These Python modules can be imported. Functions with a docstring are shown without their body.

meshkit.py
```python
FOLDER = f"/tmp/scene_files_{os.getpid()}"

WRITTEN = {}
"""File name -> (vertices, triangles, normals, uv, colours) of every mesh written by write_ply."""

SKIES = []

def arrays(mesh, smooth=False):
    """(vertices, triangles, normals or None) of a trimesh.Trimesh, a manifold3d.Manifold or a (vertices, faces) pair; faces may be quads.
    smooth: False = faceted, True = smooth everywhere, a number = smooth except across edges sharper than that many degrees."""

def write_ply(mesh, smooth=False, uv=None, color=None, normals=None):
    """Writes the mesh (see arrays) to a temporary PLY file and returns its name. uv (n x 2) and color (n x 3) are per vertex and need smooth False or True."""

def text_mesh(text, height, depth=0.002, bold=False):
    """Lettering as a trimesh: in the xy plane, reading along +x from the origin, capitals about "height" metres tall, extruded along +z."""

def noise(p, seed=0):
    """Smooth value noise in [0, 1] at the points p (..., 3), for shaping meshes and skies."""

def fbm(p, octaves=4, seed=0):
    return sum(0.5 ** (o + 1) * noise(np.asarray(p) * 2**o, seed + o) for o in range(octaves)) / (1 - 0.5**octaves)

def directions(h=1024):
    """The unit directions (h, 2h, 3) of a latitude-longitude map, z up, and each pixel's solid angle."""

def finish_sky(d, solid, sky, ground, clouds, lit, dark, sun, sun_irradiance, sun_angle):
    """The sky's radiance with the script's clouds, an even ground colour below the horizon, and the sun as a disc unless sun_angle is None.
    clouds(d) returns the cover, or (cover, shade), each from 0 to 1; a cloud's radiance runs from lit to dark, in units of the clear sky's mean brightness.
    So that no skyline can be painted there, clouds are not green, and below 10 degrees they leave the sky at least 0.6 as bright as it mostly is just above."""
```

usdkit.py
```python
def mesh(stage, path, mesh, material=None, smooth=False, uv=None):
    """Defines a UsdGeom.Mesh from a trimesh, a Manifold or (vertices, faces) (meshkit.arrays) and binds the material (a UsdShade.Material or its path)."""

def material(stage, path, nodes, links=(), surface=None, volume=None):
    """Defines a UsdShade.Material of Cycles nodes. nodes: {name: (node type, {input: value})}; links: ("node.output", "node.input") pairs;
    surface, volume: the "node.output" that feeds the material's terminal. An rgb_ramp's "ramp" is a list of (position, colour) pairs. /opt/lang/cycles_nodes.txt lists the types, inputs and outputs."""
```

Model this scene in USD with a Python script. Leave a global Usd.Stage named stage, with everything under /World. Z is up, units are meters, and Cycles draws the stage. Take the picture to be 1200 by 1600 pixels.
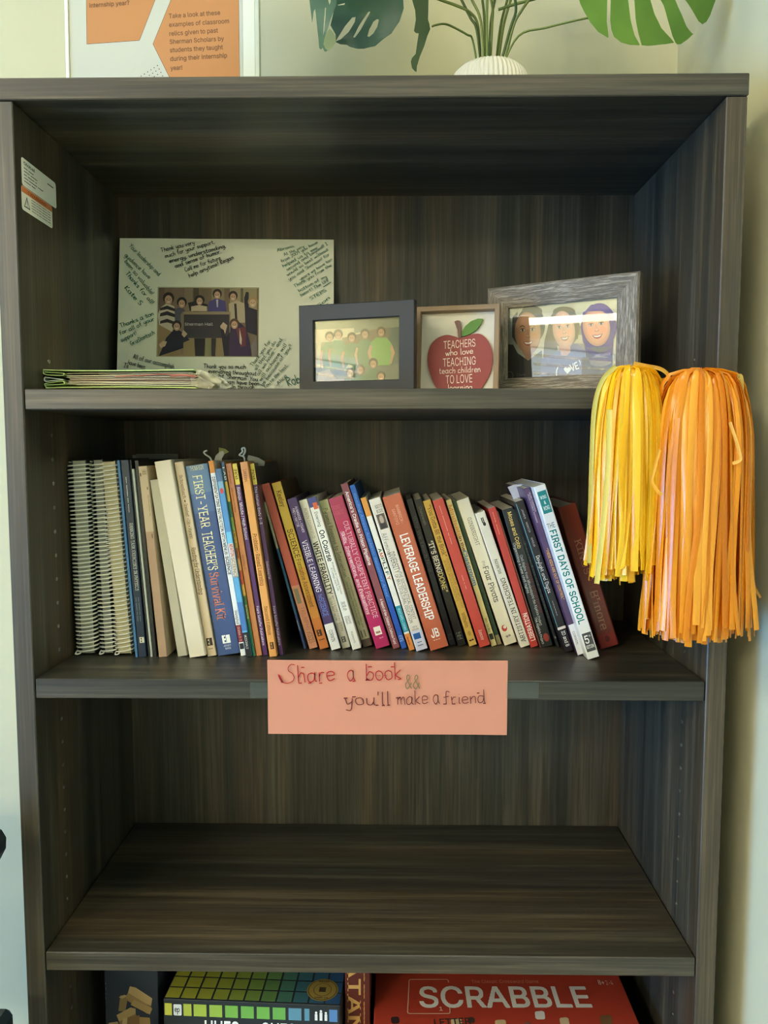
import math, random
import numpy as np, trimesh, shapely
import shapely.geometry as sg
import shapely.affinity as sa
from pxr import Usd, UsdGeom, UsdLux, UsdShade, Sdf, Gf, Vt
import usdkit, meshkit

rng = random.Random(7)
stage = Usd.Stage.CreateInMemory()
UsdGeom.SetStageUpAxis(stage, UsdGeom.Tokens.z)
UsdGeom.SetStageMetersPerUnit(stage, 1.0)
WORLD = UsdGeom.Xform.Define(stage, '/World')
UsdGeom.Scope.Define(stage, '/World/Looks')

# ---------------------------------------------------------------- camera
CAM = np.array([0.4911, -0.9551, 1.3948]); YAW, PITCH, FPX = -0.0142, -0.0804, 1188.15
FW = np.array([math.sin(YAW) * math.cos(PITCH), math.cos(YAW) * math.cos(PITCH), math.sin(PITCH)])
RT = np.array([math.cos(YAW), -math.sin(YAW), 0.0])
UP = np.cross(RT, FW)
cam = UsdGeom.Camera.Define(stage, '/World/Camera')
cam.CreateHorizontalApertureAttr(36.0)
cam.CreateVerticalApertureAttr(48.0)
cam.CreateFocalLengthAttr(FPX / 1200 * 36.0)
cam.CreateClippingRangeAttr(Gf.Vec2f(0.02, 100.0))
cam.CreateExposureAttr(EXPOSURE := 0.24)
cam.AddTransformOp().Set(Gf.Matrix4d(*[float(v) for row in ((*RT, 0), (*UP, 0), (*(-FW), 0), (*CAM, 1)) for v in row]))

# ---------------------------------------------------------------- lights
def rect_light(name, pos, look, w, h, power, color):
    L = UsdLux.RectLight.Define(stage, '/World/' + name)
    L.CreateWidthAttr(w); L.CreateHeightAttr(h); L.CreateIntensityAttr(power); L.CreateColorAttr(Gf.Vec3f(*color))
    f = np.array(look, float); f /= np.linalg.norm(f)
    r = np.cross(f, (0, 0, 1.0)) if abs(f[2]) < .99 else np.array([1.0, 0, 0]); r /= np.linalg.norm(r)
    u = np.cross(r, f)
    L.AddTransformOp().Set(Gf.Matrix4d(*[float(v) for row in ((*r, 0), (*u, 0), (*(-f), 0), (*pos, 1)) for v in row]))
    return L
WIN = [dict(y0=-2.75, y1=-1.05, z0=0.12, z1=1.45, power=19.0, color=(0.20, 0.69, 1.6)), dict(y0=-5.30, y1=-3.27, z0=0.90, z1=2.25, power=2.0, color=(0.92, 1.0, 0.94))]      # the two windows in the left-hand wall
XL = -3.3
for i_, w_ in enumerate(WIN):
    rect_light('window_daylight' + ('', '_far')[i_], (XL - .05, (w_['y0'] + w_['y1']) / 2, (w_['z0'] + w_['z1']) / 2), (1, 0, 0), w_['y1'] - w_['y0'], w_['z1'] - w_['z0'], w_['power'], w_['color'])
LAMPS = [(0.66, -0.52, 0.24, 0.20, 14.0), (-2.2, -2.0, 0.6, 0.5, 22.0), (-2.3, -4.6, 0.7, 0.6, 40.0)]      # ceiling panels: x, y, half sizes, strength
dome = UsdLux.DomeLight.Define(stage, '/World/sky')
dome.CreateIntensityAttr(0.35); dome.CreateColorAttr(Gf.Vec3f(0.75, 0.88, 1.0))

# ---------------------------------------------------------------- pixels of the photograph -> points of the place
def ray(px, py): return FW + RT * (px - 600) / FPX - UP * (py - 800) / FPX
def at(px, py, Y): d = ray(px, py); return CAM + d * (Y - CAM[1]) / d[1]
def atz(px, py, Z): d = ray(px, py); return CAM + d * (Z - CAM[2]) / d[2]
def atx(px, py, X): d = ray(px, py); return CAM + d * (X - CAM[0]) / d[0]

# ---------------------------------------------------------------- helpers
def lin(c):
    if isinstance(c, str): c = tuple(int(c[i:i + 2], 16) for i in (1, 3, 5))
    c = np.asarray(c, float) / 255.0
    return np.where(c < 0.04045, c / 12.92, ((c + 0.055) / 1.055) ** 2.4)
_names = {}
def numbered(parent, name):
    k = (parent, name); n = _names.get(k, 0); _names[k] = n + 1
    return f'{parent}/{name}' + (f'_{n:03d}' if n else '')
def tag(prim, label=None, cat=None, group=None, kind=None):
    for k, v in (('label', label), ('category', cat), ('group', group), ('kind', kind)):
        if v: prim.SetCustomDataByKey(k, v)
    return prim
def path_of(p): return '/World' if p is None else str(p.GetPath())
def thing(name, label, cat, loc=(0, 0, 0), rot_y=None, matrix=None, group=None):
    x = UsdGeom.Xform.Define(stage, numbered('/World', name))
    if matrix is not None:
        x.AddTransformOp().Set(Gf.Matrix4d(*[float(v) for row in matrix for v in row]))
    else:
        x.AddTranslateOp().Set(Gf.Vec3d(*[float(v) for v in loc]))
        if rot_y is not None: x.AddRotateYOp().Set(float(rot_y))
    return tag(x.GetPrim(), label, cat, group)
def obj(name, mesh, mat, parent=None, smooth=False, color=None, label=None, kind=None):
    """One Mesh prim. color: one sRGB colour, or an (n,3) array of linear per-vertex colours (needs smooth=False/True)."""
    m = usdkit.mesh(stage, numbered(path_of(parent), name), mesh, mat, smooth)
    if color is not None:
        n = len(m.GetPointsAttr().Get())
        c = np.asarray(color, float) if np.ndim(color) == 2 else np.tile(lin(color), (n, 1))
        UsdGeom.PrimvarsAPI(m).CreatePrimvar('col', Sdf.ValueTypeNames.Color3fArray, 'vertex').Set(Vt.Vec3fArray.FromNumpy(c.astype(np.float32)))
    return tag(m.GetPrim(), label, kind=kind)
def struct(name, mesh, mat, parent=None, **k):
    return obj(name, mesh, mat, parent, kind='structure' if parent is None else None, **k)
class Soup:
    """Triangles with colours, collected into one mesh."""
    def __init__(s): s.v, s.f, s.c, s.n = [], [], [], 0
    def add(s, v, f, color):
        v = np.asarray(v, float)
        if not len(v): return
        f = np.asarray(f, int)
        if f.shape[1] == 4: f = np.vstack([f[:, [0, 1, 2]], f[:, [0, 2, 3]]])
        s.v.append(v); s.f.append(f + s.n); s.n += len(v)
        s.c.append(np.asarray(color) if np.ndim(color) == 2 else np.tile(lin(color), (len(v), 1)))
    def build(s, name, mat, parent, **k):
        if not s.n: return
        V, F, C = np.vstack(s.v), np.vstack(s.f), np.vstack(s.c); used, F = np.unique(F, return_inverse=True)
        return obj(name, (V[used], F.reshape(-1, 3)), mat, parent, color=C[used], **k)
def box(x0, x1, y0, y1, z0, z1, c=0.0):
    """A box with chamfered edges."""
    if c <= 0:
        m = trimesh.creation.box((x1 - x0, y1 - y0, z1 - z0)); m.apply_translation(((x0 + x1) / 2, (y0 + y1) / 2, (z0 + z1) / 2)); return m
    p = []
    for X, sx in ((x0, 1), (x1, -1)):
        for Y, sy in ((y0, 1), (y1, -1)):
            for Z, sz in ((z0, 1), (z1, -1)):
                p += [(X, Y + sy * c, Z + sz * c), (X + sx * c, Y, Z + sz * c), (X + sx * c, Y + sy * c, Z)]
    return trimesh.convex.convex_hull(np.array(p))
def cat(ms): return trimesh.util.concatenate(ms)
def tube(pts, r, n=8, caps=True):
    pts = np.asarray(pts, float); m = len(pts)
    r = np.broadcast_to(np.asarray(r, float), (m,))
    t = np.gradient(pts, axis=0); t /= np.linalg.norm(t, axis=1, keepdims=True) + 1e-12
    a = np.array([0, 0, 1.0]) if abs(t[0][2]) < .9 else np.array([1.0, 0, 0])
    u = np.cross(t[0], a); u /= np.linalg.norm(u); V = []
    ang = np.arange(n) * 2 * math.pi / n
    for i in range(m):
        u = u - t[i] * (u @ t[i]); u /= np.linalg.norm(u) + 1e-12; w = np.cross(t[i], u)
        V.append(pts[i] + r[i] * (np.outer(np.cos(ang), u) + np.outer(np.sin(ang), w)))
    V = np.vstack(V); F = []
    for i in range(m - 1):
        for k in range(n):
            a0, b0 = i * n + k, i * n + (k + 1) % n
            F += [(a0, b0, b0 + n), (a0, b0 + n, a0 + n)]
    if caps:
        V = np.vstack([V, pts[0], pts[-1]]); e = len(V) - 2
        for k in range(n): F += [(e, (k + 1) % n, k), (e + 1, (m - 1) * n + k, (m - 1) * n + (k + 1) % n)]
    return trimesh.Trimesh(V, F, process=False)
def spline(pts, n=8):
    p = np.asarray(pts, float)
    if len(p) < 3: return np.array([p[0] + (p[-1] - p[0]) * t for t in np.linspace(0, 1, n + 1)])
    q = np.vstack([2 * p[0] - p[1], p, 2 * p[-1] - p[-2]]); out = []
    for i in range(1, len(q) - 2):
        for t in np.arange(n) / n:
            a, b, c, d = q[i - 1], q[i], q[i + 1], q[i + 2]
            out.append(.5 * ((2 * b) + (c - a) * t + (2 * a - 5 * b + 4 * c - d) * t * t + (3 * b - a - 3 * c + d) * t ** 3))
    return np.array(out + [p[-1]])
def tri2d(poly):
    """Triangles of a shapely polygon (or collection)."""
    V, F, n = [], [], 0
    for g in getattr(poly, 'geoms', [poly]):
        if g.is_empty or g.geom_type != 'Polygon' or g.area < 1e-12: continue
        v, f = trimesh.creation.triangulate_polygon(g, engine='earcut')
        V.append(v); F.append(f + n); n += len(v)
    return (np.vstack(V), np.vstack(F)) if V else (np.zeros((0, 2)), np.zeros((0, 3), int))

# ---------------------------------------------------------------- lettering
_tx = {}
def flat_text(s, bold=False, serif=False):
    """Printed letters as flat triangles, capitals one unit tall."""
    k = (s, bold, serif)
    if k in _tx: return _tx[k]
    m = meshkit.text_mesh(s, 1.0, 0.1, bold)
    top = m.face_normals[:, 2] > .5
    V, F = m.vertices[:, :2], m.faces[top]
    if serif:                                        # slab every stem's foot and head
        e = np.sort(F[:, [[0, 1], [1, 2], [2, 0]]].reshape(-1, 2), axis=1)
        u, n = np.unique(e, axis=0, return_counts=True); u = u[n == 1]
        vs, fs, N = [V], [F], len(V)
        for a, b in u:
            A, B = V[a], V[b]; L = abs(A[0] - B[0])
            if abs(A[1] - B[1]) > .03 or not .06 < L < .3: continue
            y = (A[1] + B[1]) / 2
            if min(abs(y), abs(y - 1), abs(y - .75)) > .06: continue
            x0, x1 = min(A[0], B[0]) - .15, max(A[0], B[0]) + .15; d = .07 if y < .1 else -.07
            vs.append(np.array([(x0, y), (x1, y), (x1, y + d), (x0, y + d)])); fs.append(np.array([(0, 1, 2), (0, 2, 3)]) + N); N += 4
        V, F = np.vstack(vs), np.vstack(fs)
    used = np.unique(F); inv = np.zeros(len(V), int); inv[used] = np.arange(len(used))
    _tx[k] = (V[used], inv[F]); return _tx[k]
GLYPHS = {  # pen strokes on a grid: capitals 10 tall, small letters 5.5, tails to -4
'a': '5,4.6 3.4,5.5 1.2,5 .3,2.8 1,.6 2.8,.2 4.4,1.6 5,4.6;5,5.4 4.9,1.4 5.8,.2', 'b': '.8,10 .7,.2;.7,3 2.2,5.3 4.2,4.9 5,2.8 4,.5 2,.1 .7,1', 'c': '4.6,4.6 3,5.5 1,4.8 .3,2.8 1.1,.6 3,.1 4.8,1',
'd': '5,4.6 3.4,5.5 1.2,5 .3,2.8 1,.6 2.8,.2 4.4,1.4 5,4;5,10 5,1.2 5.8,.2', 'e': '.5,2.8 4.6,3.2 4.2,5 2.6,5.6 .9,4.8 .3,2.6 1.2,.5 3,.1 4.8,1.1', 'f': '4.4,9.2 3.2,10 2.1,8.6 1.9,0;.3,5.4 4,5.6',
'g': '4.8,4.6 3.2,5.5 1.2,5 .3,3 1,.8 2.8,.4 4.4,1.8 4.8,4.6;4.9,5.4 4.8,-2 3.4,-3.8 1.4,-3.4', 'h': '.8,10 .6,0;.6,3 2.2,5.3 3.9,5 4.4,3.4 4.5,.2', 'i': '1.2,5.4 1.2,.8 1.9,.1;1.2,7.8 1.3,7.4', 'j': '2.2,5.4 2.2,-2.4 1,-3.7 0,-3;2.2,7.8 2.3,7.4',
'k': '.7,10 .6,0;4.2,5.4 .8,2.6 4.6,.1', 'l': '1,10 .9,1 1.6,.1', 'm': '.5,5.4 .6,0;.6,3.4 2,5.4 3.2,4.8 3.3,0;3.3,3.4 4.8,5.4 6.1,4.8 6.3,.1', 'n': '.5,5.4 .6,0;.6,3.2 2.2,5.4 3.9,5 4.4,.1', 'o': '2.7,5.5 .9,4.7 .3,2.7 1.1,.6 2.8,.1 4.6,.9 5,3 4.3,4.9 2.7,5.5',
'p': '.6,5.4 .6,-4;.6,3.4 2.2,5.5 4.2,4.9 5,2.8 4,.5 2,.1 .7,1.2', 'q': '4.8,4.6 3.2,5.5 1.2,5 .3,2.8 1,.6 2.8,.2 4.4,1.6;4.9,5.4 4.8,-4', 'r': '.5,5.4 .6,0;.6,3.2 1.8,5.1 3.6,5.3', 's': '4,4.8 2.4,5.6 .7,4.6 1.2,3.2 3.4,2.5 4.2,1.2 2.8,.1 .3,.7', 't': '1.8,8.6 1.7,1 2.8,.1 3.8,.6;.2,5.6 3.7,5.8',
'u': '.5,5.4 .6,1.4 1.8,.1 3.4,.5 4.5,2.4;4.6,5.4 4.6,1 5.3,.1', 'v': '.3,5.4 2.3,.1 4.4,5.4', 'w': '.3,5.4 1.6,.1 3.1,4.6 4.6,.1 6,5.4', 'x': '.4,5.4 4.4,.1;4.3,5.4 .3,.1', 'y': '.4,5.4 .9,2 2.2,1.2 4.2,3;4.6,5.4 4.2,-1.6 2.8,-3.8 .8,-3.2', 'z': '.4,5.2 4.2,5.3 .4,.2 4.4,.3',
'A': '.2,0 3,10 5.8,0;1.3,3.6 4.8,3.8', 'B': '.7,10 .7,0;.7,9.9 4,9.4 4.4,6.6 .8,5.4 4.6,4.4 4.8,1 .7,.1', 'C': '5.4,8.6 3.4,10 1.2,8.6 .3,5 1.2,1.2 3.4,.1 5.6,1.4', 'D': '.8,10 .8,0;.8,10 4,9.2 5.4,5.4 4,.8 .8,.1', 'E': '5,9.9 .8,9.8 .7,.1 5.2,.2;.8,5.2 4.2,5.4', 'F': '5,9.9 .8,9.8 .7,0;.8,5.2 4.2,5.4', 'G': '5.4,8.6 3.4,10 1.2,8.6 .3,5 1.2,1.2 3.4,.1 5.4,1.4 5.4,4.4 3.2,4.5',
'H': '.7,10 .6,0;5.2,10 5.2,0;.7,5.2 5.2,5.4', 'I': '2.6,10 2.5,0;.6,10 4.6,10;.6,0 4.4,0', 'L': '.8,10 .7,.2 4.8,.3', 'M': '.5,0 .9,10 3.6,3.4 6.3,10 6.8,0', 'N': '.6,0 .7,10 5.2,0 5.3,10', 'O': '3,10 .8,8.4 .3,5 1,1.2 3,0 5.2,1.4 5.8,5 5,8.8 3,10', 'P': '.8,10 .7,0;.8,10 4.4,9.4 4.8,6.4 .8,5', 'R': '.8,10 .7,0;.8,10 4.4,9.4 4.6,6.6 .8,5.2 5,0',
'S': '4.8,9 2.8,10 .6,8.6 1,6 4.2,4.4 5,2 3.2,.1 .2,.9', 'T': '.1,9.9 5.8,10;3,10 2.8,0', 'U': '.7,10 .8,2 2.8,.1 5,2 5.2,10', 'V': '.2,10 2.9,0 5.7,10', 'W': '.2,10 1.8,0 3.6,8 5.4,0 7.2,10', 'Y': '.3,10 2.8,5 5.4,10;2.8,5 2.6,0', 'K': '.8,10 .7,0;5,10 .9,4.6 5.2,0',
'0': '2.7,10 .7,8 .4,4 1.4,.4 3.4,.2 4.8,3 4.6,8 2.7,10', '2': '.5,8 2.2,10 4.4,8.8 4,6 .4,.2 5,.3', '3': '.5,9.2 3,10 4.4,8 2.2,5.6 4.8,3.8 4,.8 .4,.5', '9': '4.6,7 2.6,5.2 .7,6.8 1.4,9.4 3.8,9.8 4.6,7 4.2,0', '!': '1.2,10 1.1,3;1.1,.5 1.2,.1', ',': '1,.6 .4,-1.4', '.': '.8,.3 .9,0', "'": '.8,10 .6,7.6', '"': '.4,10 .4,8;1.6,10 1.6,8', '-': '.4,3 3.2,3.2', '~': '0,2 .9,4.6 1.8,1 2.7,4.4 3.6,1 4.5,3.4', '&': '5.4,.2 1.6,7.4 2.6,9.9 3.8,8 .6,3.2 1,.6 2.8,.2 5,4.2', ':': '.8,.3 .9,0;.8,4 .9,3.7'}
_st = {}
def pen_text(s, w=.9, jitter=.25, seed=0, gap=1.3):
    """Handwriting: flat triangles of pen strokes, capitals ten units tall."""
    r = random.Random(hash_(s) + seed); x = 0; polys = []
    for ch in s:
        if ch == ' ': x += 4; continue
        g = GLYPHS.get(ch)
        if g is None: x += 3; continue
        wide = 0; dy = r.uniform(-1, 1) * jitter
        for st in g.split(';'):
            p = np.array([[float(a) for a in q.split(',')] for q in st.split()]); wide = max(wide, p[:, 0].max())
            p = p + np.array([[r.uniform(-1, 1) * jitter, r.uniform(-1, 1) * jitter] for _ in p])
            q = spline(p, 3) if len(p) > 2 else p
            polys.append(sg.LineString(q + [x, dy]).buffer(w / 2, quad_segs=1))
        x += wide + gap
    V, F, n = [], [], 0
    for g in polys:
        v, f = tri2d(g); V.append(v); F.append(f + n); n += len(v)
    return np.vstack(V), np.vstack(F)
def hash_(s): return sum((i + 1) * ord(c) for i, c in enumerate(s)) % 100003
def letters(s, style):
    """Triangles with the capital height scaled to one."""
    if style[0] == 'h':
        v, f = pen_text(s, w=float(style[1:] or .9)); return v / 10.0, f
    v, f = flat_text(s, 'b' in style, 'S' in style); v = v.copy()
    if 'i' in style: v[:, 0] += .22 * v[:, 1]
    return v, f
def fit_text(s, style, length, cap):
    v, f = letters(s, style); v = v.copy()
    a, b = v[:, 0].min(), v[:, 0].max(); v[:, 0] = (v[:, 0] - a) * (length / max(b - a, 1e-6)); v[:, 1] *= cap
    return v, f

# ---------------------------------------------------------------- materials
def M(name, nodes, links, surface, **k): return usdkit.material(stage, '/World/Looks/' + name, nodes, links, surface, **k)
def print_mat(name, rough, spec=.5, coat=0.0, bump=0.0, sub=0.0):
    nodes = {'a': ('attribute', {'attribute': 'col'}), 'n': ('noise_texture', {'scale': 900.0, 'detail': 2.0}), 'tc': ('texture_coordinate', {}), 'b': ('bump', {'strength': bump, 'distance': .0004}),
             'p': ('principled_bsdf', {'roughness': rough, 'specular_ior_level': spec, 'coat_weight': coat})}
    links = [('a.color', 'p.base_color')]
    if bump: links += [('tc.object', 'n.vector'), ('n.fac', 'b.height'), ('b.normal', 'p.normal')]
    return M(name, nodes, links, 'p.BSDF')
PRINT = print_mat('printed_matte', .55, .4)
GLOSSY = print_mat('printed_gloss', .3, .5)
INK = print_mat('ink', .7, .2)
PAPER = print_mat('paper', .8, .25, bump=.15)
SATIN = print_mat('satin_plastic', .38, .5)
def wood_mat(name, axis, dark, mid, light, rough=.42, fine=1.0, bump=.25, spec=.5, along=(.9, 5.0), band=None):
    s1, s2, s3 = [38.0 * fine] * 3, [230.0 * fine] * 3, [13.0] * 3; s1[axis] = along[0] * fine; s2[axis] = along[1] * fine; s3[axis] = .45
    nodes = {'tc': ('texture_coordinate', {}), 'm1': ('mapping', {'scale': tuple(s1)}), 'm2': ('mapping', {'scale': tuple(s2)}),
        'n1': ('noise_texture', {'scale': 1.0, 'detail': 4.0, 'roughness': .6, 'distortion': .6}), 'n2': ('noise_texture', {'scale': 1.0, 'detail': 3.0, 'roughness': .65}),
        'mx': ('mix_float', {'fac': .45}), 'r': ('rgb_ramp', {'ramp': [(.30, tuple(lin(dark))), (.5, tuple(lin(mid))), (.70, tuple(lin(light)))]}),
        'b': ('bump', {'strength': bump, 'distance': .0006}), 'p': ('principled_bsdf', {'roughness': rough, 'specular_ior_level': spec})}
    links = [('tc.object', 'm1.vector'), ('tc.object', 'm2.vector'), ('m1.vector', 'n1.vector'), ('m2.vector', 'n2.vector'), ('n1.fac', 'mx.a'), ('n2.fac', 'mx.b'), ('mx.result', 'r.fac'), ('n2.fac', 'b.height'), ('b.normal', 'p.normal')]
    if band:
        nodes |= {'m3': ('mapping', {'scale': tuple(s3)}), 'n3': ('noise_texture', {'scale': 1.0, 'detail': 2.0, 'roughness': .5, 'distortion': .4}), 'r3': ('rgb_ramp', {'ramp': [(.36, band[0]), (.5, band[1]), (.64, band[2])]}), 'mu': ('mix_color', {'blend_type': 'multiply', 'fac': 1.0})}
        links += [('tc.object', 'm3.vector'), ('m3.vector', 'n3.vector'), ('n3.fac', 'r3.fac'), ('r.color', 'mu.a'), ('r3.color', 'mu.b'), ('mu.result', 'p.base_color')]
    else: links.append(('r.color', 'p.base_color'))
    return M(name, nodes, links, 'p.BSDF')
WD, WM, WL = (33, 32, 27), (58, 55, 46), (91, 87, 74)
BAND = ((.62, .68, .66), (1.0, .98, .92), (1.5, 1.22, .95))
WOOD_V = wood_mat('laminate_upright_grain', 2, WD, WM, WL, band=BAND)
WOOD_H = wood_mat('laminate_level_grain', 0, WD, WM, WL, band=BAND)
OAK_H = wood_mat('light_wood_level', 0, (122, 98, 72), (144, 118, 88), (164, 138, 106), .55, fine=1.6)
OAK_V = wood_mat('light_wood_upright', 2, (122, 98, 72), (144, 118, 88), (164, 138, 106), .55, fine=1.6)
DRIFT_H = wood_mat('weathered_wood_level', 0, (72, 64, 54), (122, 110, 93), (212, 202, 182), .45, fine=10.0, bump=1.0, along=(3.0, 9.0))
DRIFT_V = wood_mat('weathered_wood_upright', 2, (72, 64, 54), (122, 110, 93), (212, 202, 182), .45, fine=10.0, bump=1.0, along=(3.0, 9.0))
def paint(name, col, rough=.75, bump=.08, scale=260.0):
    return M(name, {'tc': ('texture_coordinate', {}), 'n': ('noise_texture', {'scale': scale, 'detail': 3.0}), 'b': ('bump', {'strength': bump, 'distance': .001}),
        'p': ('principled_bsdf', {'base_color': tuple(lin(col)), 'roughness': rough, 'specular_ior_level': .3})}, [('tc.object', 'n.vector'), ('n.fac', 'b.height'), ('b.normal', 'p.normal')], 'p.BSDF')
WALL = paint('wall_paint', (203, 199, 164))
CEIL = paint('ceiling_paint', (236, 234, 222), .9)
CARPET = paint('carpet', (112, 110, 104), .95, .6, 700.0)
TRIMW = paint('white_trim', (232, 232, 226), .4, .0)
CHAIR = paint('black_chair_plastic', (34, 44, 50), .45, .25, 900.0)
CERAMIC = paint('white_ceramic', (214, 210, 192), .35, .0)
def plain(name, **k): return M(name, {'p': ('principled_bsdf', k)}, [], 'p.BSDF')
COIL = plain('coated_wire', base_color=tuple(lin((240, 238, 222))), roughness=.3)
METAL = plain('nickel', base_color=(.75, .75, .72), metallic=1.0, roughness=.25)
GLASS = M('picture_glass', {'t': ('transparent_bsdf', {'color': (.97, .98, .97)}), 'g': ('glossy_bsdf', {'color': (1, 1, 1), 'roughness': .015}), 'f': ('fresnel', {'IOR': 1.62}), 'm': ('mix_closure', {})},
          [('f.fac', 'm.fac'), ('t.BSDF', 'm.closure1'), ('g.BSDF', 'm.closure2')], 'm.closure')
TAPE = M('clear_tape', {'t': ('transparent_bsdf', {'color': (.93, .95, .93)}), 'd': ('principled_bsdf', {'base_color': tuple(lin((170, 176, 170))), 'roughness': .3}), 'm': ('mix_closure', {'fac': .06})},
         [('t.BSDF', 'm.closure1'), ('d.BSDF', 'm.closure2')], 'm.closure')
CLEAR = M('clear_plastic', {'t': ('transparent_bsdf', {'color': (.92, .93, .92)}), 'd': ('principled_bsdf', {'base_color': tuple(lin((190, 192, 186))), 'roughness': .25}), 'm': ('mix_closure', {'fac': .3})},
          [('t.BSDF', 'm.closure1'), ('d.BSDF', 'm.closure2')], 'm.closure')
def thin(name, rough, trans, spec=.5):
    return M(name, {'a': ('attribute', {'attribute': 'col'}), 'p': ('principled_bsdf', {'roughness': rough, 'specular_ior_level': spec}), 't': ('translucent_bsdf', {}), 'm': ('mix_closure', {'fac': trans})},
             [('a.color', 'p.base_color'), ('a.color', 't.color'), ('p.BSDF', 'm.closure1'), ('t.BSDF', 'm.closure2')], 'm.closure')
RIBBON = thin('plastic_ribbon', .28, .35, .6)
LEAF = thin('leaf', .38, .25, .45)
def lamp_mat(name, strength, color=(1.0, .93, .74)): return M(name, {'e': ('emission', {'color': color, 'strength': strength})}, [], 'e.emission')

# ================================================================ THE ROOM
XR, YB, YF, ZC = 0.965, 0.385, -6.4, 2.95
struct('floor', box(XL, XR, YF, YB, -.05, 0), CARPET)
struct('ceiling', box(XL, XR, YF, YB, ZC, ZC + .05), CEIL)
struct('wall_back', box(XL - .1, XR + .1, YB, YB + .1, -.05, ZC + .05), WALL)
struct('wall_right', box(XR, XR + .1, YF, YB, -.05, ZC + .05), WALL)
struct('wall_front', box(XL - .1, XR + .1, YF - .1, YF, -.05, ZC + .05), WALL)
wl = [box(XL - .1, XL, YF, WIN[1]['y0'], 0, ZC), box(XL - .1, XL, WIN[1]['y1'], WIN[0]['y0'], 0, ZC), box(XL - .1, XL, WIN[0]['y1'], YB, 0, ZC)]
for w in WIN: wl += [box(XL - .1, XL, w['y0'], w['y1'], 0, w['z0']), box(XL - .1, XL, w['y0'], w['y1'], w['z1'], ZC)]
struct('wall_left', cat(wl), WALL)
for n_, w in enumerate(WIN):
    win = UsdGeom.Xform.Define(stage, f'/World/window_{n_ + 1}').GetPrim(); tag(win, kind='structure'); ym = (w['y0'] + w['y1']) / 2
    for a, b, c, d in ((w['y0'] - .06, w['y0'], w['z0'] - .06, w['z1'] + .06), (w['y1'], w['y1'] + .06, w['z0'] - .06, w['z1'] + .06), (w['y0'], w['y1'], w['z1'], w['z1'] + .06), (w['y0'], w['y1'], w['z0'] - .06, w['z0']), (ym - .02, ym + .02, w['z0'], w['z1'])):
        obj('window_frame', box(XL - .02, XL + .02, a, b, c, d, .003), TRIMW, win)
    for i in range(18):
        z = w['z0'] + .05 + i * .072
        m = box(-.016, .016, w['y0'] + .01, w['y1'] - .01, -.001, .001); m.apply_transform(trimesh.transformations.rotation_matrix(.35 if n_ == 0 else .9, (0, 1, 0))); m.apply_translation((XL + .045, 0, z))
        obj('blind_slat', m, TRIMW, win)
for i_, (lx_, ly_, hx_, hy_, pw_) in enumerate(LAMPS):
    lamp = thing('ceiling_light', ('square white ceiling light panel above the front of the bookcase', 'white ceiling light panel nearer the first window', 'large white ceiling light panel at the far end of the room')[i_], 'ceiling light', (lx_, ly_, ZC))
    obj('housing', box(-hx_ - .03, hx_ + .03, -hy_ - .03, hy_ + .03, -.05, 0, .004), TRIMW, lamp)
    obj('diffuser', box(-hx_, hx_, -hy_, hy_, -.056, -.05), lamp_mat(f'lamp_diffuser_{i_}', pw_), lamp)
la, lb = np.array([-3.02, -2.84]), np.array([-2.44, -3.33]); lc = (la + lb) / 2; ll = np.linalg.norm(lb - la) / 2 + .01; ld = (lb - la) / np.linalg.norm(lb - la)
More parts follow.
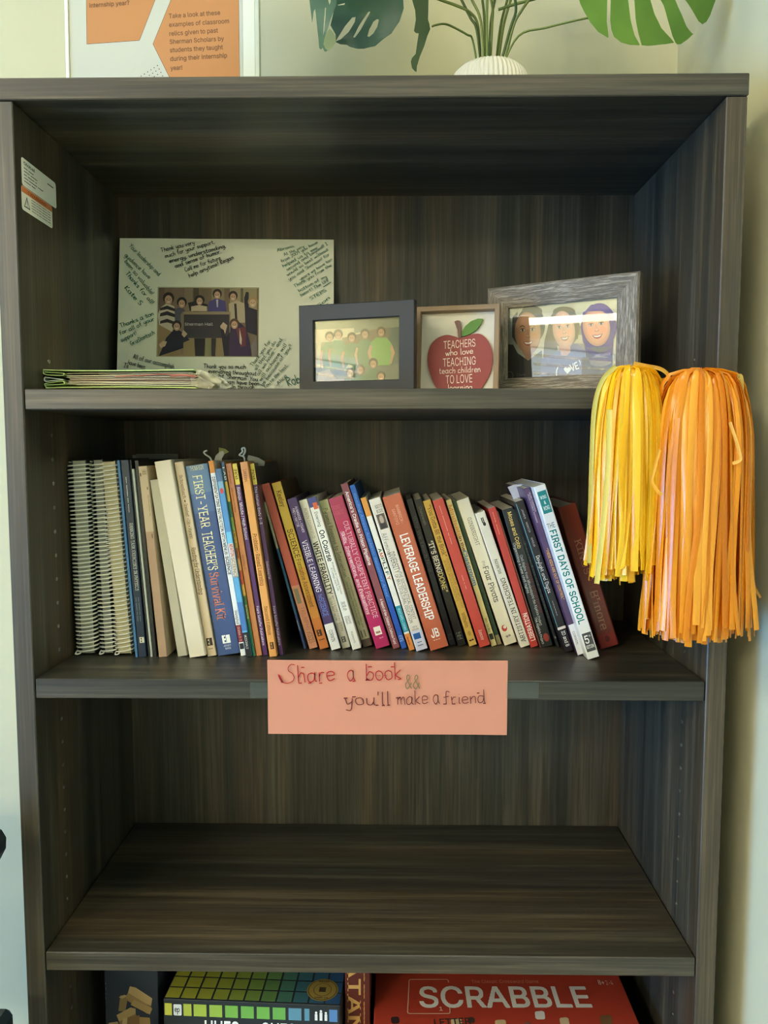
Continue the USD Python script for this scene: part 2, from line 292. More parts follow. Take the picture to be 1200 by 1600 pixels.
wlamp = thing('pendant_light', 'slim warm-white pendant light strip hung across the far corner', 'pendant light', matrix=((ld[0], ld[1], 0, 0), (-ld[1], ld[0], 0, 0), (0, 0, 1, 0), (lc[0], lc[1], 2.365, 1)))
obj('housing', box(-ll, ll, -.03, .03, .022, .05, .003), TRIMW, wlamp); obj('diffuser', box(-ll, ll, -.025, .025, -.022, .022), lamp_mat('strip_diffuser', 14.0, (1.0, .93, .66)), wlamp)
for s_ in (-1, 1): obj('hanging_cord', tube([(s_ * ll * .8, 0, .05), (s_ * ll * .8, 0, ZC - 2.365)], .003, 6), TRIMW, wlamp)

# ================================================================ THE BOOKCASE
W, T, ZT, TT, D, TS = 0.914, 0.0253, 1.8454, 0.0259, 0.3555, 0.0259
Z1, Z2, Z3, Z4 = 1.4721, 1.1010, 0.7292, 0.445
bc = thing('bookcase', 'tall dark grey-brown wood-grain open bookcase with adjustable shelves against the wall', 'bookcase')
obj('top_board', box(-.001, W + .001, -.001, D + .02, ZT - TT, ZT, .0012), WOOD_H, bc)
obj('side_panel', box(0, T, 0, D + .02, 0, ZT - TT - .0006, .0012), WOOD_V, bc)
obj('side_panel', box(W - T, W, 0, D + .02, 0, ZT - TT - .0006, .0012), WOOD_V, bc)
obj('back_panel', box(T, W - T, D, D + .006, .06, ZT - TT), WOOD_V, bc)
for z in (Z1, Z2, Z3, Z4, .095):
    obj('shelf', box(T + .0012, W - T - .0012, .0008, D - .0005, z - TS, z, .0012), WOOD_H, bc)
obj('plinth', box(T, W - T, .03, .045, 0, .07), WOOD_H, bc)
def peg_hole(x, sx, y, z):
    ring = trimesh.creation.annulus(.0013, .0027, .0008, sections=14); ring.apply_transform(trimesh.transformations.rotation_matrix(math.pi / 2, (0, 1, 0))); ring.apply_translation((x + sx * .0002, y, z))
    obj('peg_hole', ring, METAL, bc)
shelves_z = (Z1, Z2, Z3, Z4)
k = 0
for i in range(-30, 30):
    z = 1.1198 + i * .0329
    if .5 < z < ZT - .1 and all(not (s - TS - .008 < z < s + .012) for s in shelves_z) and not 1.5246 + .02 < z:
        peg_hole(T, 1, .0755, z); peg_hole(W - T, -1, .0755, z); k += 2
# stickers on the inside of the left-hand panel
def sticker_px(name, quad, soup_fn, label):
    P = np.array([atx(px, py, T) for px, py in quad])
    y0, y1, z0, z1 = P[:, 1].min(), P[:, 1].max(), P[:, 2].min(), P[:, 2].max()
    r = .004
    g = sg.box(y0 + r, z0 + r, y1 - r, z1 - r).buffer(r, quad_segs=3); s = Soup()
    # seen from the right: reading direction is +y (into the case)
    def put(poly, color, lift):
        v, f = tri2d(poly); s.add(np.c_[np.full(len(v), T + lift), v[:, 0], v[:, 1]], f, color)
    soup_fn(put, g, y0, y1, z0, z1, s)
    return s.build(name, PRINT, bc, label=label)
def words_yz(s, put_soup, txt, y0, y1, z, cap, color, lift, style='s'):
    v, f = fit_text(txt, style, y1 - y0, cap); put_soup.add(np.c_[np.full(len(v), T + lift), y0 + v[:, 0], z + v[:, 1]], f, color)
def lab1(put, g, y0, y1, z0, z1, s):
    put(g, (226, 228, 214), .0002); h = z1 - z0
    words_yz(s, s, 'Global', y0 + .006, y0 + .036, z1 - .0075, .0038, (60, 60, 56), .0003, 'b')
    for i, (t, L) in enumerate((('~~~ ~~~~', .026), ('~~~~ ~~~~~', .036), ('~~ ~~~~~ ~', .034), ('~~~ ~~~~~~ ~~~~', .052), ('~~~~~ ~~~', .030))):
        words_yz(s, s, t, y0 + .006, y0 + .006 + L, z1 - .0125 - i * .0040, .0030, (70, 70, 66), .0003, 'h1.6')
    words_yz(s, s, '~~~~~', y1 - .026, y1 - .008, z1 - .010, .0036, (60, 60, 56), .0003, 'h1.8')
sticker_px('product_label', ((34, 245), (87, 292), (87, 326), (34, 285)), lab1, 'white rectangular information sticker')
def lab2(put, g, y0, y1, z0, z1, s):
    put(g, (226, 226, 208), .0002); h = z1 - z0
    put(sg.box(y0 + .0006, z1 - .008, y1 - .0006, z1 - .0006), (206, 122, 70), .00028)
    words_yz(s, s, '! WARNING', y0 + .018, y1 - .018, z1 - .0062, .0036, (150, 72, 36), .00036, 'b')
    tri = sg.Polygon([(y0 + .006, z0 + .005), (y0 + .022, z0 + .005), (y0 + .014, z1 - .0105)])
    put(tri.difference(tri.buffer(-.0014)), (70, 70, 66), .00028)
    put(sg.box(y0 + .0134, z0 + .0085, y0 + .0146, z1 - .015), (70, 70, 66), .00028); put(sg.Point(y0 + .014, z0 + .0072).buffer(.0007), (70, 70, 66), .00028)
    for i in range(5): words_yz(s, s, '~~~~~~ ~~ ~~~~ ~~~~~~~ ~~~~', y0 + .026, y1 - .006, z1 - .0115 - i * .0034, .0030, (90, 88, 80), .0003, 'h1.2')
sticker_px('warning_label', ((34, 289), (81, 323), (81, 357), (34, 325)), lab2, 'orange and white warning sticker')

# ================================================================ BOOKS ON THE SECOND SHELF
CREAM = (222, 214, 188)
def spine_y(u, r): return r * np.clip((np.abs(2 * np.asarray(u) - 1) - .82) / .18, 0, 1) ** 2
class Book:
    def __init__(s, bl, br, tl, tr, depth, base, label, bands=(), texts=(), mat=None, hard=False, category='book', group='books in the row on the second shelf', pages=CREAM, side=None, name='book', Y=None, bulge=.0007, shrink=.0003):
        mat = mat or PRINT
        Y = atz(*bl, Z2)[1] if Y is None else Y
        A, B, C, Dp = at(*bl, Y), at(*br, Y), at(*tl, Y), at(*tr, Y)
        al = C - A; a = math.atan2(-al[0], al[2]); lx = np.array([math.cos(a), 0, math.sin(a)])
        t = max(.5 * ((B - A) @ lx + (Dp - C) @ lx) - shrink, .002); h = math.hypot(al[0], al[2])
        A[2] = Z2 + .0001
        depth = min(depth, D - .004 - Y)
        s.t, s.h, s.d, s.a, s.Y, s.A = t, h, depth, a, Y, A
        s.tag = thing(name, label, category, A, rot_y=-math.degrees(a), group=group)
        r = min(bulge, t * .12); s.r = r
        top, bot = (tl[1] + tr[1]) / 2, (bl[1] + br[1]) / 2
        s.zz = lambda py: (bot - py) / (bot - top) * h
        e = .003 if hard else .0006; cv = .0022 if hard else .00045
        cuts = sorted({0.0, h, *[min(max(s.zz(y), 0), h) for b in bands for y in b[:2]]})
        us = np.array([0, .03, .06, .09, .5, .91, .94, .97, 1]); side = base if side is None else side
        front = np.array([(u * t, float(spine_y(u, r))) for u in us]); so = Soup()
        rear = np.array([(cv + u * (t - 2 * cv), float(spine_y(u, r)) + cv) for u in us]); m = len(us)
        for z0, z1 in zip(cuts[:-1], cuts[1:]):
            if z1 - z0 < 1e-5: continue
            c = base
            for q in bands:
                if s.zz(q[1]) - 1e-6 <= (z0 + z1) / 2 <= s.zz(q[0]) + 1e-6: c = q[2]
            so.add(np.vstack([np.c_[front, np.full(m, z0)], np.c_[front, np.full(m, z1)]]), [(i, i + 1, i + 1 + m, i + m) for i in range(m - 1)], c)
            if z0 == 0.0 or z1 == h:
                zc = 0.0 if z0 == 0.0 else h
                for zc in ([0.0] if z0 == 0.0 else []) + ([h] if z1 == h else []):
                    so.add(np.vstack([np.c_[front, np.full(m, zc)], np.c_[rear, np.full(m, zc)]]), [(i, i + 1, i + 1 + m, i + m) for i in range(m - 1)], c)
        for x0, x1 in ((0, cv), (t - cv, t)):
            mb = box(x0, x1, r, depth, 0, h); so.add(mb.vertices, mb.faces, side)
        so.add(np.vstack([np.c_[rear, np.zeros(m)], np.c_[rear, np.full(m, h)]]), [(i, i + m, i + 1 + m, i + 1) for i in range(m - 1)], side)
        so.build('cover', mat, s.tag)
        obj('pages', box(cv, t - cv, cv + r, depth - e - .001, e, h - e), PAPER, s.tag, color=pages)
        s.letter(texts)
    def put(s, v, f, color, so, lift=.00014):
        """v: (x across the spine, z along it)"""
        so.add(np.c_[v[:, 0], spine_y(np.clip(v[:, 0] / s.t, 0, 1), s.r) - lift, v[:, 1]], f, color)
    def letter(s, texts):
        t = s.t; nl = 0
        for e in texts:
            if len(e) == 6: e = (*e, 's')
            txt, y0, y1, vc, hf, color, style = e[:7]; orient = e[7] if len(e) > 7 else 'd'
            z0, z1 = s.zz(y0), s.zz(y1); L = z0 - z1; so = Soup(); name, mat, lift = 'print_mark', PRINT, .00006 + .00001 * nl
            if txt in ('#rect', '#disc', '#logo'):
                a, c = max(.02, vc - hf / 2) * t, min(.98, vc + hf / 2) * t
                if hf > .2: a, c = max(a, .095 * t), min(c, .905 * t)
                if txt == '#rect': g = sg.box(a, z1, c, z0)
                elif txt == '#disc': g = sa.scale(sg.Point((a + c) / 2, (z0 + z1) / 2).buffer(1, quad_segs=5), (c - a) / 2, L / 2)
                else:                             # a small square mark with notches
                    g = sg.box(a, z1, c, z0); k = c - a
                    for q in range(2): g = g.difference(sg.box(a + k * .26, z1 + L * (.15 + .45 * q), a + k * .44, z1 + L * (.38 + .45 * q)))
                    g = g.difference(sg.box(a + k * .47, z1 + L * .12, a + k * .53, z0))
                v, f = tri2d(g); nl += 1
            else:
                name, mat, lift = 'lettering', INK, .00016; cap = hf * t
                if orient == 'H': v, f = fit_text(txt, style, hf * t, L); v = np.c_[(vc - hf / 2) * t + v[:, 0], z1 + v[:, 1]]
                else:
                    v, f = fit_text(txt, style, L, cap)
                    v = np.c_[vc * t - cap / 2 + v[:, 1], z0 - v[:, 0]] if orient == 'd' else np.c_[vc * t + cap / 2 - v[:, 1], z1 + v[:, 0]]
            s.put(v, f, color, so, lift); so.build(name, mat, s.tag)
K, WH, DK = (40, 36, 32), (238, 236, 226), (30, 28, 28)
NAVY, PUR = (38, 62, 92), (84, 52, 104)
Q = '~~~~ ~~~~~~~ ~~~ ~~~~~'

# --- wire-bound notebooks at the left end
def spiral(label, pts, coil_x, coil_y, n, r_wire, page_color, depth, edge_dark):
    """pts: bl, br, tl, tr of the page edges; coil_x: px of the coil's left and right at the bottom."""
    (bl, br, tl, tr) = pts
    Y = atz(bl[0], bl[1] + 3, Z2)[1]
    A, B, C, Dp = at(*bl, Y), at(*br, Y), at(*tl, Y), at(*tr, Y)
    al = C - A; a = math.atan2(-al[0], al[2]); t = .5 * ((B - A)[0] + (Dp - C)[0]); h = math.hypot(al[0], al[2]); A[2] = Z2 + .0012
    o = thing('spiral_notebook', label, 'notebook', A, rot_y=-math.degrees(a), group='wire-bound notebooks at the left end of the second shelf')
    obj('page_block', box(.0012, t - .0012, .0005, depth, .0012, h - .0012), PAPER, o, color=page_color)
    for x0, x1 in ((0, .0010), (t - .0010, t)): obj('cover', box(x0, x1, 0, depth + .003, 0, h), SATIN, o, color=edge_dark)
    k = (B - A)[0] / (br[0] - bl[0]); cx0, cx1 = (coil_x[0] - bl[0]) * k, (coil_x[1] - bl[0]) * k
    R = (cx1 - cx0) / 2; xc = (cx0 + cx1) / 2
    th = np.linspace(0, n * 2 * math.pi, n * 18); zz = np.linspace(.004, h - .003, len(th))
    lim = coil_y
    obj('wire_coil', tube(np.c_[xc - R * np.cos(th), lim * .55 - lim * np.sin(th), zz], r_wire, 6), COIL, o, smooth=True)
    end = np.array([(xc - R, lim * .4, .004), (xc - R * .9, -lim * .3, .001), (xc - R * .5, -lim * .35, .002), (xc - R * .4, -lim * .1, .005)])
    obj('wire_end', tube(spline(end, 4), r_wire, 6), COIL, o, smooth=True)
spiral('fat wire-bound notebook with grey pages, against the left side panel of the bookcase', ((127, 1020), (148, 1019), (112, 717), (135, 715)), (118.5, 152), .015, 47, .0013, (190, 188, 166), .20, (60, 62, 60))
spiral('wire-bound notebook with grey pages and dark covers, second from the left side panel', ((163, 1020), (178, 1019), (145, 716), (160, 715)), (156, 184), .012, 47, .0012, (168, 168, 154), .20, (38, 44, 46))
spiral('wire-bound notebook with beige pages, beside the thin bright blue book', ((185, 1021), (205, 1020), (159, 719), (180, 718)), (180, 208), .010, 45, .00105, (206, 196, 158), .21, (190, 180, 146))

B_ = Book
thinblue = B_((211.7, 1031), (215.7, 1031), (183, 723.6), (187.3, 723.3), .20, (70, 120, 168), 'very thin bright blue booklet standing between the beige notebook and a navy book', Y=atz(216.5, 1027, Z2)[1])
navy = B_((216.5, 1027), (230, 1026), (188, 719.5), (200.3, 719.5), .20, (26, 46, 68), 'navy blue textbook with pale lettering, second book from the wire-bound notebooks', mat=GLOSSY,
   texts=[(Q, 745, 800, .55, .22, (190, 200, 196), 'h1.4'), ('RANKING TASK EXERCISES IN PHYSICS', 816, 922, .60, .42, (206, 210, 196), 'S'), (Q, 932, 970, .72, .2, (120, 140, 150), 'h1.3'), (Q, 932, 970, .4, .2, (120, 140, 150), 'h1.3'), ('#logo', 995, 1004, .62, .6, (214, 212, 190))])
black_fold = B_((232, 1026), (235, 1025.5), (202, 719), (205.5, 719), .215, (32, 36, 38), 'thin black folder pressed against the navy blue textbook', mat=GLOSSY)
bar = B_((235.3, 1026.5), (238.6, 1026), (206, 733), (209.8, 733), .20, (176, 184, 174), 'narrow report cover with a pale grey slide-on spine bar', mat=SATIN, bulge=.002)
blk2 = B_((239, 1026), (246.5, 1025), (210.3, 720), (215, 720), .22, (34, 38, 38), 'slim black binder between the grey spine bar and the beige booklet', mat=GLOSSY)
# comb-bound booklet: dark comb holes along its edge
comb = B_((248, 1027), (265.5, 1024), (215.7, 729), (226, 727.5), .215, (190, 172, 142), 'beige comb-bound booklet with a worn brownish cover and a small dotted print', bands=((829, 1040, (170, 142, 116)),), bulge=.003,
   texts=[('#disc', 738, 744, .18, .16, (96, 82, 58)), ('Infini', 734, 741, .62, .5, (120, 104, 74), 'S', 'H'), ('#disc', 760, 765, .78, .12, (110, 98, 74)), ('#disc', 832, 840, .75, .17, (110, 98, 74)), ('~~~~~', 772, 806, .8, .12, (130, 116, 90), 'h1.6')])
grey = B_((277.5, 1026), (294.5, 1022.5), (233.2, 750.5), (247.5, 748), .19, (176, 172, 148), 'blank grey-tan booklet with a plain spine, shorter than its neighbours', bulge=.002)
cream = B_((296, 1028), (321.3, 1023.5), (240.8, 722), (268, 718.3), .22, (216, 206, 180), 'thick blank cream book with a plain spine, leaning before the tan paperback', bulge=.0015)
B_((324.3, 1026), (338.3, 1023), (272, 723), (286, 721), .23, (204, 184, 150), 'tan paperback with small black lettering beside the thick blank cream book',
   texts=[('Schoenbach', 742, 778, .5, .34, (92, 78, 62), 'S'), ('•', 780, 784, .5, .3, (80, 68, 54), 's'), ('Greenleaf', 786, 806, .5, .36, (92, 78, 62), 'S'), ('• Cziko', 809, 818, .5, .36, (92, 78, 62), 'S'), ('• Hurwitz', 820, 840, .5, .36, (92, 78, 62), 'S'), ('Reading for Understanding', 853, 928, .5, .46, (66, 54, 44), 'Si'), ('#logo', 996, 1008, .5, .66, (44, 36, 30)), ('~~~~', 1010, 1014, .5, .5, (110, 92, 72), 'h1', 'H')])
fy = B_((340.5, 1025), (374.7, 1020.5), (289, 729), (324.5, 724.5), .235, (62, 84, 128), 'broad blue paperback with large cream serif capitals and orange words below', bands=((700, 770, (92, 122, 150)), (770, 800, (76, 102, 142))), mat=GLOSSY,
   texts=[('THOMPSON', 728, 735, .5, .62, (222, 216, 160), 'S', 'H'), ('FIRST-YEAR', 742, 824, .46, .42, (240, 230, 170), 'S'), ("TEACHER'S", 830, 890, .46, .46, (240, 230, 170), 'S'), ('Survival Kit', 893, 968, .46, .44, (214, 128, 92), 'S'), ('#logo', 992, 1005, .5, .36, (236, 236, 222)), ('JOSSEY', 1007, 1010, .5, .34, (220, 222, 220), 's', 'H'), ('BASS', 1011.5, 1014.5, .52, .24, (220, 222, 220), 's', 'H')])
B_((376.3, 1025), (383.7, 1024), (325.2, 720.8), (334.5, 720), .22, (232, 230, 220), 'white spine with an orange top and black lettering, right of the broad blue paperback', bands=((700, 739, (220, 142, 60)), (976, 1003, (126, 40, 48))),
   texts=[('DIFFERENTIATING INSTRUCTION WITH MENUS:', 745, 866, .5, .55, (40, 38, 40), 'b'), ('SCIENCE', 868, 897, .5, .58, (40, 38, 40), 'b'), ('Westphal', 952, 975, .5, .5, (40, 38, 40), 'S'), ('Grades 3-5', 979, 1001, .5, .42, (226, 190, 170), 's'), ('#rect', 1005, 1014, .5, .8, (40, 40, 44))])
B_((384.6, 1027), (393.6, 1026.3), (336.6, 733), (345.2, 731.7), .21, (92, 164, 206), 'light blue picture spine with a black foot, below the paper bookmark', bands=((700, 752, (84, 112, 138)), (752, 767, (128, 170, 190)), (768, 830, (84, 142, 190)), (830, 848, (110, 186, 218)), (848, 868, (226, 214, 206)), (868, 900, (214, 206, 190)), (940, 985, (70, 120, 176)), (988, 1030, (36, 38, 40))),
   texts=[('#disc', 762, 771, .5, .62, (196, 74, 70)), ('NEWTON', 849, 868, .55, .62, (178, 76, 54), 'b'), ('SCIENCE', 870, 902, .5, .6, (150, 130, 106), 'b'), ('MCDONALD', 992, 1014, .5, .42, (224, 224, 220), 's')])
B_((395.2, 1025.5), (399.4, 1024.8), (345.6, 722), (350.6, 721.5), .21, (206, 150, 72), 'thin many-coloured picture spine with a green foot', bands=((700, 752, (74, 92, 112)), (752, 783, (218, 186, 84)), (783, 807, (58, 112, 84)), (807, 828, (122, 156, 78)), (828, 855, (208, 172, 80)), (855, 872, (196, 106, 66)), (872, 890, (206, 150, 84)), (890, 912, (194, 84, 62)), (912, 930, (214, 168, 80)), (930, 972, (64, 110, 66)), (972, 1030, (40, 112, 84))),
   texts=[('LAB', 730, 750, .5, .7, (220, 224, 224), 'b'), ('EARTH SCIENCE', 828, 870, .5, .55, (90, 66, 30), 'b'), ('SCIENCE', 944, 966, .5, .5, (210, 200, 140), 'b')])
B_((400.8, 1025), (410.3, 1024), (352.4, 725), (361, 724.5), .21, (186, 124, 76), 'plain orange-brown spine with faint brown lettering', bands=((700, 765, (178, 120, 84)),), texts=[(Q, 736, 756, .5, .4, (140, 84, 54), 'h1.4'), (Q, 762, 800, .5, .4, (150, 88, 52), 'h1.4'), ('Grades 6', 866, 888, .5, .42, (124, 72, 44), 's')])
for pts, lab, ttl, dy in ((((411, 1024.3), (419.2, 1023.3), (362.4, 725), (369.8, 724.3)), 'purple spine with a yellow top, right of the orange-brown spine', 'Biology, Middle / High School', (761, 842)),
                     (((436.3, 1024), (443.6, 1023.3), (390.2, 725), (397, 724.3)), 'purple spine with a yellow top, last before the dark gap in the row', 'The Human Body 5-8', (760, 818))):
    B_(*pts, .21, PUR, lab, side=(72, 64, 56), bands=((700, 757, (222, 200, 88)),), mat=GLOSSY,
       texts=[('IF8765', 733, 749, .5, .5, (60, 50, 50), 'b'), (ttl, *dy, .5, .62, (226, 218, 222), 's'), ('Frank Schaffer Publications', 946, 1008, .5, .5, (226, 218, 222), 's')] + ([('Instructional Fair', 876, 904, .5, .5, (226, 218, 222), 's')] if 'last' in lab else []))
B_((421.3, 1026.7), (433, 1025), (374.8, 722.5), (386.8, 720.8), .21, (220, 156, 84), 'orange spine with brown serif lettering between two purple spines', bands=((700, 748, (210, 146, 92)),),
   texts=[('Lambros', 733, 752, .5, .4, (128, 76, 40), 'S'), ('Problem-Based Learning', 832, 914, .5, .52, (120, 70, 34), 'S'), ('Second Edition', 946, 992, .5, .42, (120, 70, 34), 'S'), ('#logo', 1003, 1014, .55, .5, (70, 50, 34))])
B_((475, 1014), (479.4, 1012.5), (411.6, 784.5), (415, 785.5), .16, (52, 98, 132), 'thin blue book with a pale upper spine beside the dark gap', bands=((700, 857, (176, 168, 136)), (960, 1020, (58, 76, 122))), texts=[(Q, 795, 850, .5, .4, (110, 104, 84), 'h1.4'), ('~~~~~', 968, 985, .5, .5, (190, 200, 210), 'h1.6')])
B_((483.6, 1014.5), (496.6, 1010.6), (407.5, 757.8), (420.8, 754.7), .17, (198, 98, 80), 'salmon-red spine with a peach lower third', bands=((914, 1020, (204, 140, 108)),),
   texts=[('#rect', 919, 942, .45, .5, (132, 124, 96)), ('TRIUMPHS', 948, 984, .55, .5, (172, 104, 78), 's'), ('VOICES', 986, 1004, .55, .6, (150, 106, 74), 'b')])
B_((500, 1015), (514.2, 1010.5), (424, 755.8), (438.3, 751.7), .18, (196, 164, 66), side=(88, 66, 42), label='mustard-yellow spine that turns orange towards its foot', bands=((886, 930, (198, 148, 62)), (930, 965, (196, 132, 58)), (965, 1020, (196, 116, 54))),
   texts=[('Keeley', 766, 792, .52, .5, (72, 58, 30), 'S'), ('SCIENCE', 826, 870, .5, .56, (66, 54, 30), 'S'), ('Formative Assessment', 872, 948, .5, .46, (96, 70, 30), 'S'), ('#logo', 983, 993, .45, .5, (60, 44, 30)), ('~~~~', 995, 1000, .5, .6, (110, 74, 40), 'h1.2', 'H')])
B_((518, 1016.3), (532.3, 1012.5), (448.5, 780.5), (463.3, 776.5), .17, (74, 56, 96), 'dark purple spine with white capitals and a white foot', bands=((974, 1020, (230, 228, 218)),),
   texts=[('ALMARODE • FISHER', 792, 832, .70, .26, (214, 206, 216), 's'), ('FREY • HATTIE', 794, 822, .34, .26, (214, 206, 216), 's'), ('VISIBLE LEARNING', 844, 924, .5, .56, (232, 228, 232), 's'), ('for', 928, 934, .5, .4, (120, 140, 200), 's'), ('SCIENCE', 934, 962, .5, .56, (110, 136, 206), 's'), ('CORWIN', 984, 1002, .5, .4, (60, 56, 66), 's')])
B_((534.8, 1014), (547.6, 1010), (466.6, 782.8), (479.3, 779), .165, (214, 210, 192), 'pale grey-white spine with bold black capitals', bands=((972, 1020, (186, 180, 160)),),
   texts=[('ROBIN DIANGELO', 794, 840, .5, .34, (120, 116, 108), 's'), ('WHITE FRAGILITY', 846, 928, .5, .62, (52, 50, 46), 'b'), ("WHY IT'S SO HARD FOR WHITE PEOPLE", 930, 986, .68, .26, (70, 66, 60), 's'), ('TO TALK ABOUT RACISM', 932, 968, .34, .26, (70, 66, 60), 's'), ('#logo', 994, 1003, .5, .5, (90, 88, 82))])
B_((551, 1015.8), (563.6, 1011.8), (480, 779.3), (494.8, 776), .165, (228, 224, 208), 'white spine with a blue top and an orange square', bands=((700, 792, (74, 76, 124)),),
   texts=[('#rect', 786, 796, .66, .5, (206, 98, 58)), ('Downing', 800, 822, .5, .36, (60, 58, 54), 's'), ('On Course', 828, 876, .5, .56, (54, 52, 50), 'b'), ('Strategies for Creating Success', 878, 928, .66, .2, (90, 88, 82), 's'), ('in College and in Life', 886, 922, .38, .2, (90, 88, 82), 's'), ('Study', 939, 943, .5, .5, (70, 68, 62), 'i', 'H'), ('Skills', 944, 948, .5, .5, (70, 68, 62), 'i', 'H'), ('Plus', 949, 953, .5, .4, (70, 68, 62), 'i', 'H'), ('Second', 962, 974, .66, .28, (90, 88, 82), 's'), ('Edition', 962, 974, .34, .28, (90, 88, 82), 's'), ('Wadsworth', 986, 1004, .5, .24, (120, 116, 110), 's')])
B_((567.5, 1011.8), (581.8, 1007.5), (498, 783.5), (512, 779.3), .165, (166, 164, 130), 'sage-green spine with thin dark script and a brown foot', bands=((700, 800, (176, 182, 138)), (998, 1015, (92, 76, 64))),
   texts=[('Pyramid Response to Intervention', 794, 900, .45, .46, (58, 56, 46), 'h.8'), ('RTI, Professional Learning Communities, and', 902, 980, .66, .2, (84, 96, 60), 's'), ("How to Respond When Kids Don't Learn", 908, 976, .36, .2, (84, 96, 60), 's'), ('~~~~~', 984, 995, .7, .3, (80, 76, 60), 'h1.2'), ('~~~~~', 984, 995, .35, .3, (80, 76, 60), 'h1.2')])
B_((587.8, 1014.3), (609.6, 1008.5), (513.2, 780.5), (534.5, 774.2), .17, (178, 52, 78), 'wide crimson spine with pinkish-white small capitals in two lines', bands=((700, 812, (172, 62, 82)), (960, 1020, (182, 38, 90))),
   texts=[('FONG', 789, 795, .38, .5, (214, 110, 116), 'S', 'H'), ('FURUTO', 797, 803, .45, .6, (214, 110, 116), 'S', 'H'), ('CULTURALLY COMPETENT PRACTICE', 815, 966, .66, .34, (236, 190, 194), 'S'), ('Skills, Interventions, and Evaluations', 828, 958, .24, .26, (240, 204, 204), 'Sib'), ('#rect', 979, 992, .5, .5, (238, 226, 204)), ('~~~', 982, 990, .5, .32, (150, 110, 90), 'h1.6', 'H'), ('~~', 994, 998, .6, .3, (226, 160, 170), 'h1.2', 'H')])
B_((614.4, 1014.3), (625.3, 1011), (532.2, 757.3), (543.5, 754.6), .19, (136, 74, 74), 'dull maroon spine, taller than the crimson one beside it, with white rounded lettering',
   texts=[("America's Cradle to Prison Pipeline", 768, 882, .5, .46, (236, 220, 210), 'b'), ("A Report of the Children's Defense Fund", 935, 1006, .5, .36, (232, 214, 204), 'b')])
B_((627.8, 1014.3), (635.6, 1012.5), (546, 759.2), (555, 756.8), .19, (44, 94, 158), 'narrow bright blue spine beside the dull maroon one', bands=((940, 1020, (38, 82, 162)),),
   texts=[('Reading Across Academic Secondary Areas', 770, 932, .5, .44, (128, 160, 206), 'Si'), ('LEA', 993, 1002, .5, .8, (190, 204, 226), 's', 'H')])
B_((639.8, 1017), (647.4, 1014.8), (563.2, 779), (572.6, 776), .17, (230, 222, 202), 'white spine with an orange top and a teal band near its foot', bands=((700, 806, (218, 146, 62)), (946, 987, (40, 140, 152)), (990, 1020, (222, 138, 66))),
   texts=[(ch, 856 + i * 7.2, 856 + i * 7.2 + (4 if ch == 'I' else 6), .5, .55, col, 'b') for i, (ch, col) in enumerate(zip('AMPLIFY', ((70, 96, 70), (196, 92, 56), (92, 120, 70), (60, 66, 60), (70, 90, 60), (70, 100, 92), (190, 96, 66))))] + [('MUHTARIS • ZIEMKE', 950, 985, .5, .44, (190, 226, 226), 's'), ('~~~', 994, 1008, .5, .5, (180, 90, 50), 'h2')])
B_((650.8, 1018), (668.2, 1013.3), (576.2, 781.7), (594.5, 776), .18, (222, 210, 188), 'cream spine with a tiny portrait at its top and a blue square near its foot', bands=((985, 1020, (206, 204, 214)),),
   texts=[('NIETO', 789, 794, .62, .6, (78, 66, 54), 'S', 'H'), ('BODE', 796, 801, .62, .55, (78, 66, 54), 'S', 'H'), ('#rect', 803, 826, .55, .7, (96, 84, 72)), ('#disc', 805, 818, .55, .34, (178, 156, 132)), ('#rect', 817, 825, .55, .5, (60, 52, 48)), ('Affirming', 832, 864, .36, .4, (110, 98, 84), 'h.8'), ('DIVERSITY', 862, 894, .5, .5, (70, 62, 54), 's'), ('THE SOCIOPOLITICAL CONTEXT', 894, 968, .68, .28, (80, 70, 62), 's'), ('OF MULTICULTURAL EDUCATION', 896, 972, .34, .28, (80, 70, 62), 's'), ('FIFTH', 978, 980.6, .5, .4, (80, 70, 62), 's', 'H'), ('EDITION', 982, 984.6, .5, .55, (80, 70, 62), 's', 'H'), ('#rect', 989, 998, .45, .6, (38, 92, 150)), ('~~~', 1001, 1004, .5, .4, (80, 76, 84), 'h1.6', 'H'), ('~~~~', 1006, 1009, .5, .5, (80, 76, 84), 'h1.6', 'H')])
B_((673, 1017.3), (701.3, 1009), (597.4, 778), (625.8, 769.2), .18, (188, 98, 66), 'thick rust-orange spine with large white condensed capitals', mat=GLOSSY,
   texts=[('BAMBRICK-', 790, 818, .62, .16, (224, 170, 140), 's'), ('SANTOYO', 794, 818, .36, .16, (224, 170, 140), 's'), ('LEVERAGE LEADERSHIP', 834, 968, .5, .44, (240, 234, 220), 'b'), ('JB', 982, 995, .5, .46, (238, 230, 216), 'b', 'H'), ('~~~', 997, 1000, .5, .4, (226, 190, 166), 'h1.2', 'H')])
B_((702.6, 1008.8), (713, 1005.5), (634.5, 781.5), (643.5, 780), .15, (56, 54, 58), 'charcoal spine with faint grey lettering, right of the thick rust-orange one', mat=GLOSSY, texts=[('Why We Teach Now', 806, 894, .5, .5, (112, 110, 112), 'S'), ('~~~~~', 922, 942, .5, .5, (92, 90, 94), 'h1.6'), ('#rect', 990, 999, .5, .6, (84, 84, 88)), ('#rect', 992, 997, .5, .4, (56, 54, 58))])
B_((716, 1010), (730.6, 1007), (646.5, 782), (656.8, 779.2), .165, (42, 40, 36), 'black spine with bold white and yellow capitals in quotation marks', mat=GLOSSY,
   texts=[('Chenoweth', 792, 820, .5, .34, (120, 118, 110), 's'), ("\u201cIT'S BEING", 845, 894, .5, .62, (228, 222, 206), 'b'), ('DONE\u201d', 895, 925, .5, .62, (214, 196, 120), 'b'), ('HE', 988, 999, .5, .6, (150, 148, 140), 'S', 'H')])
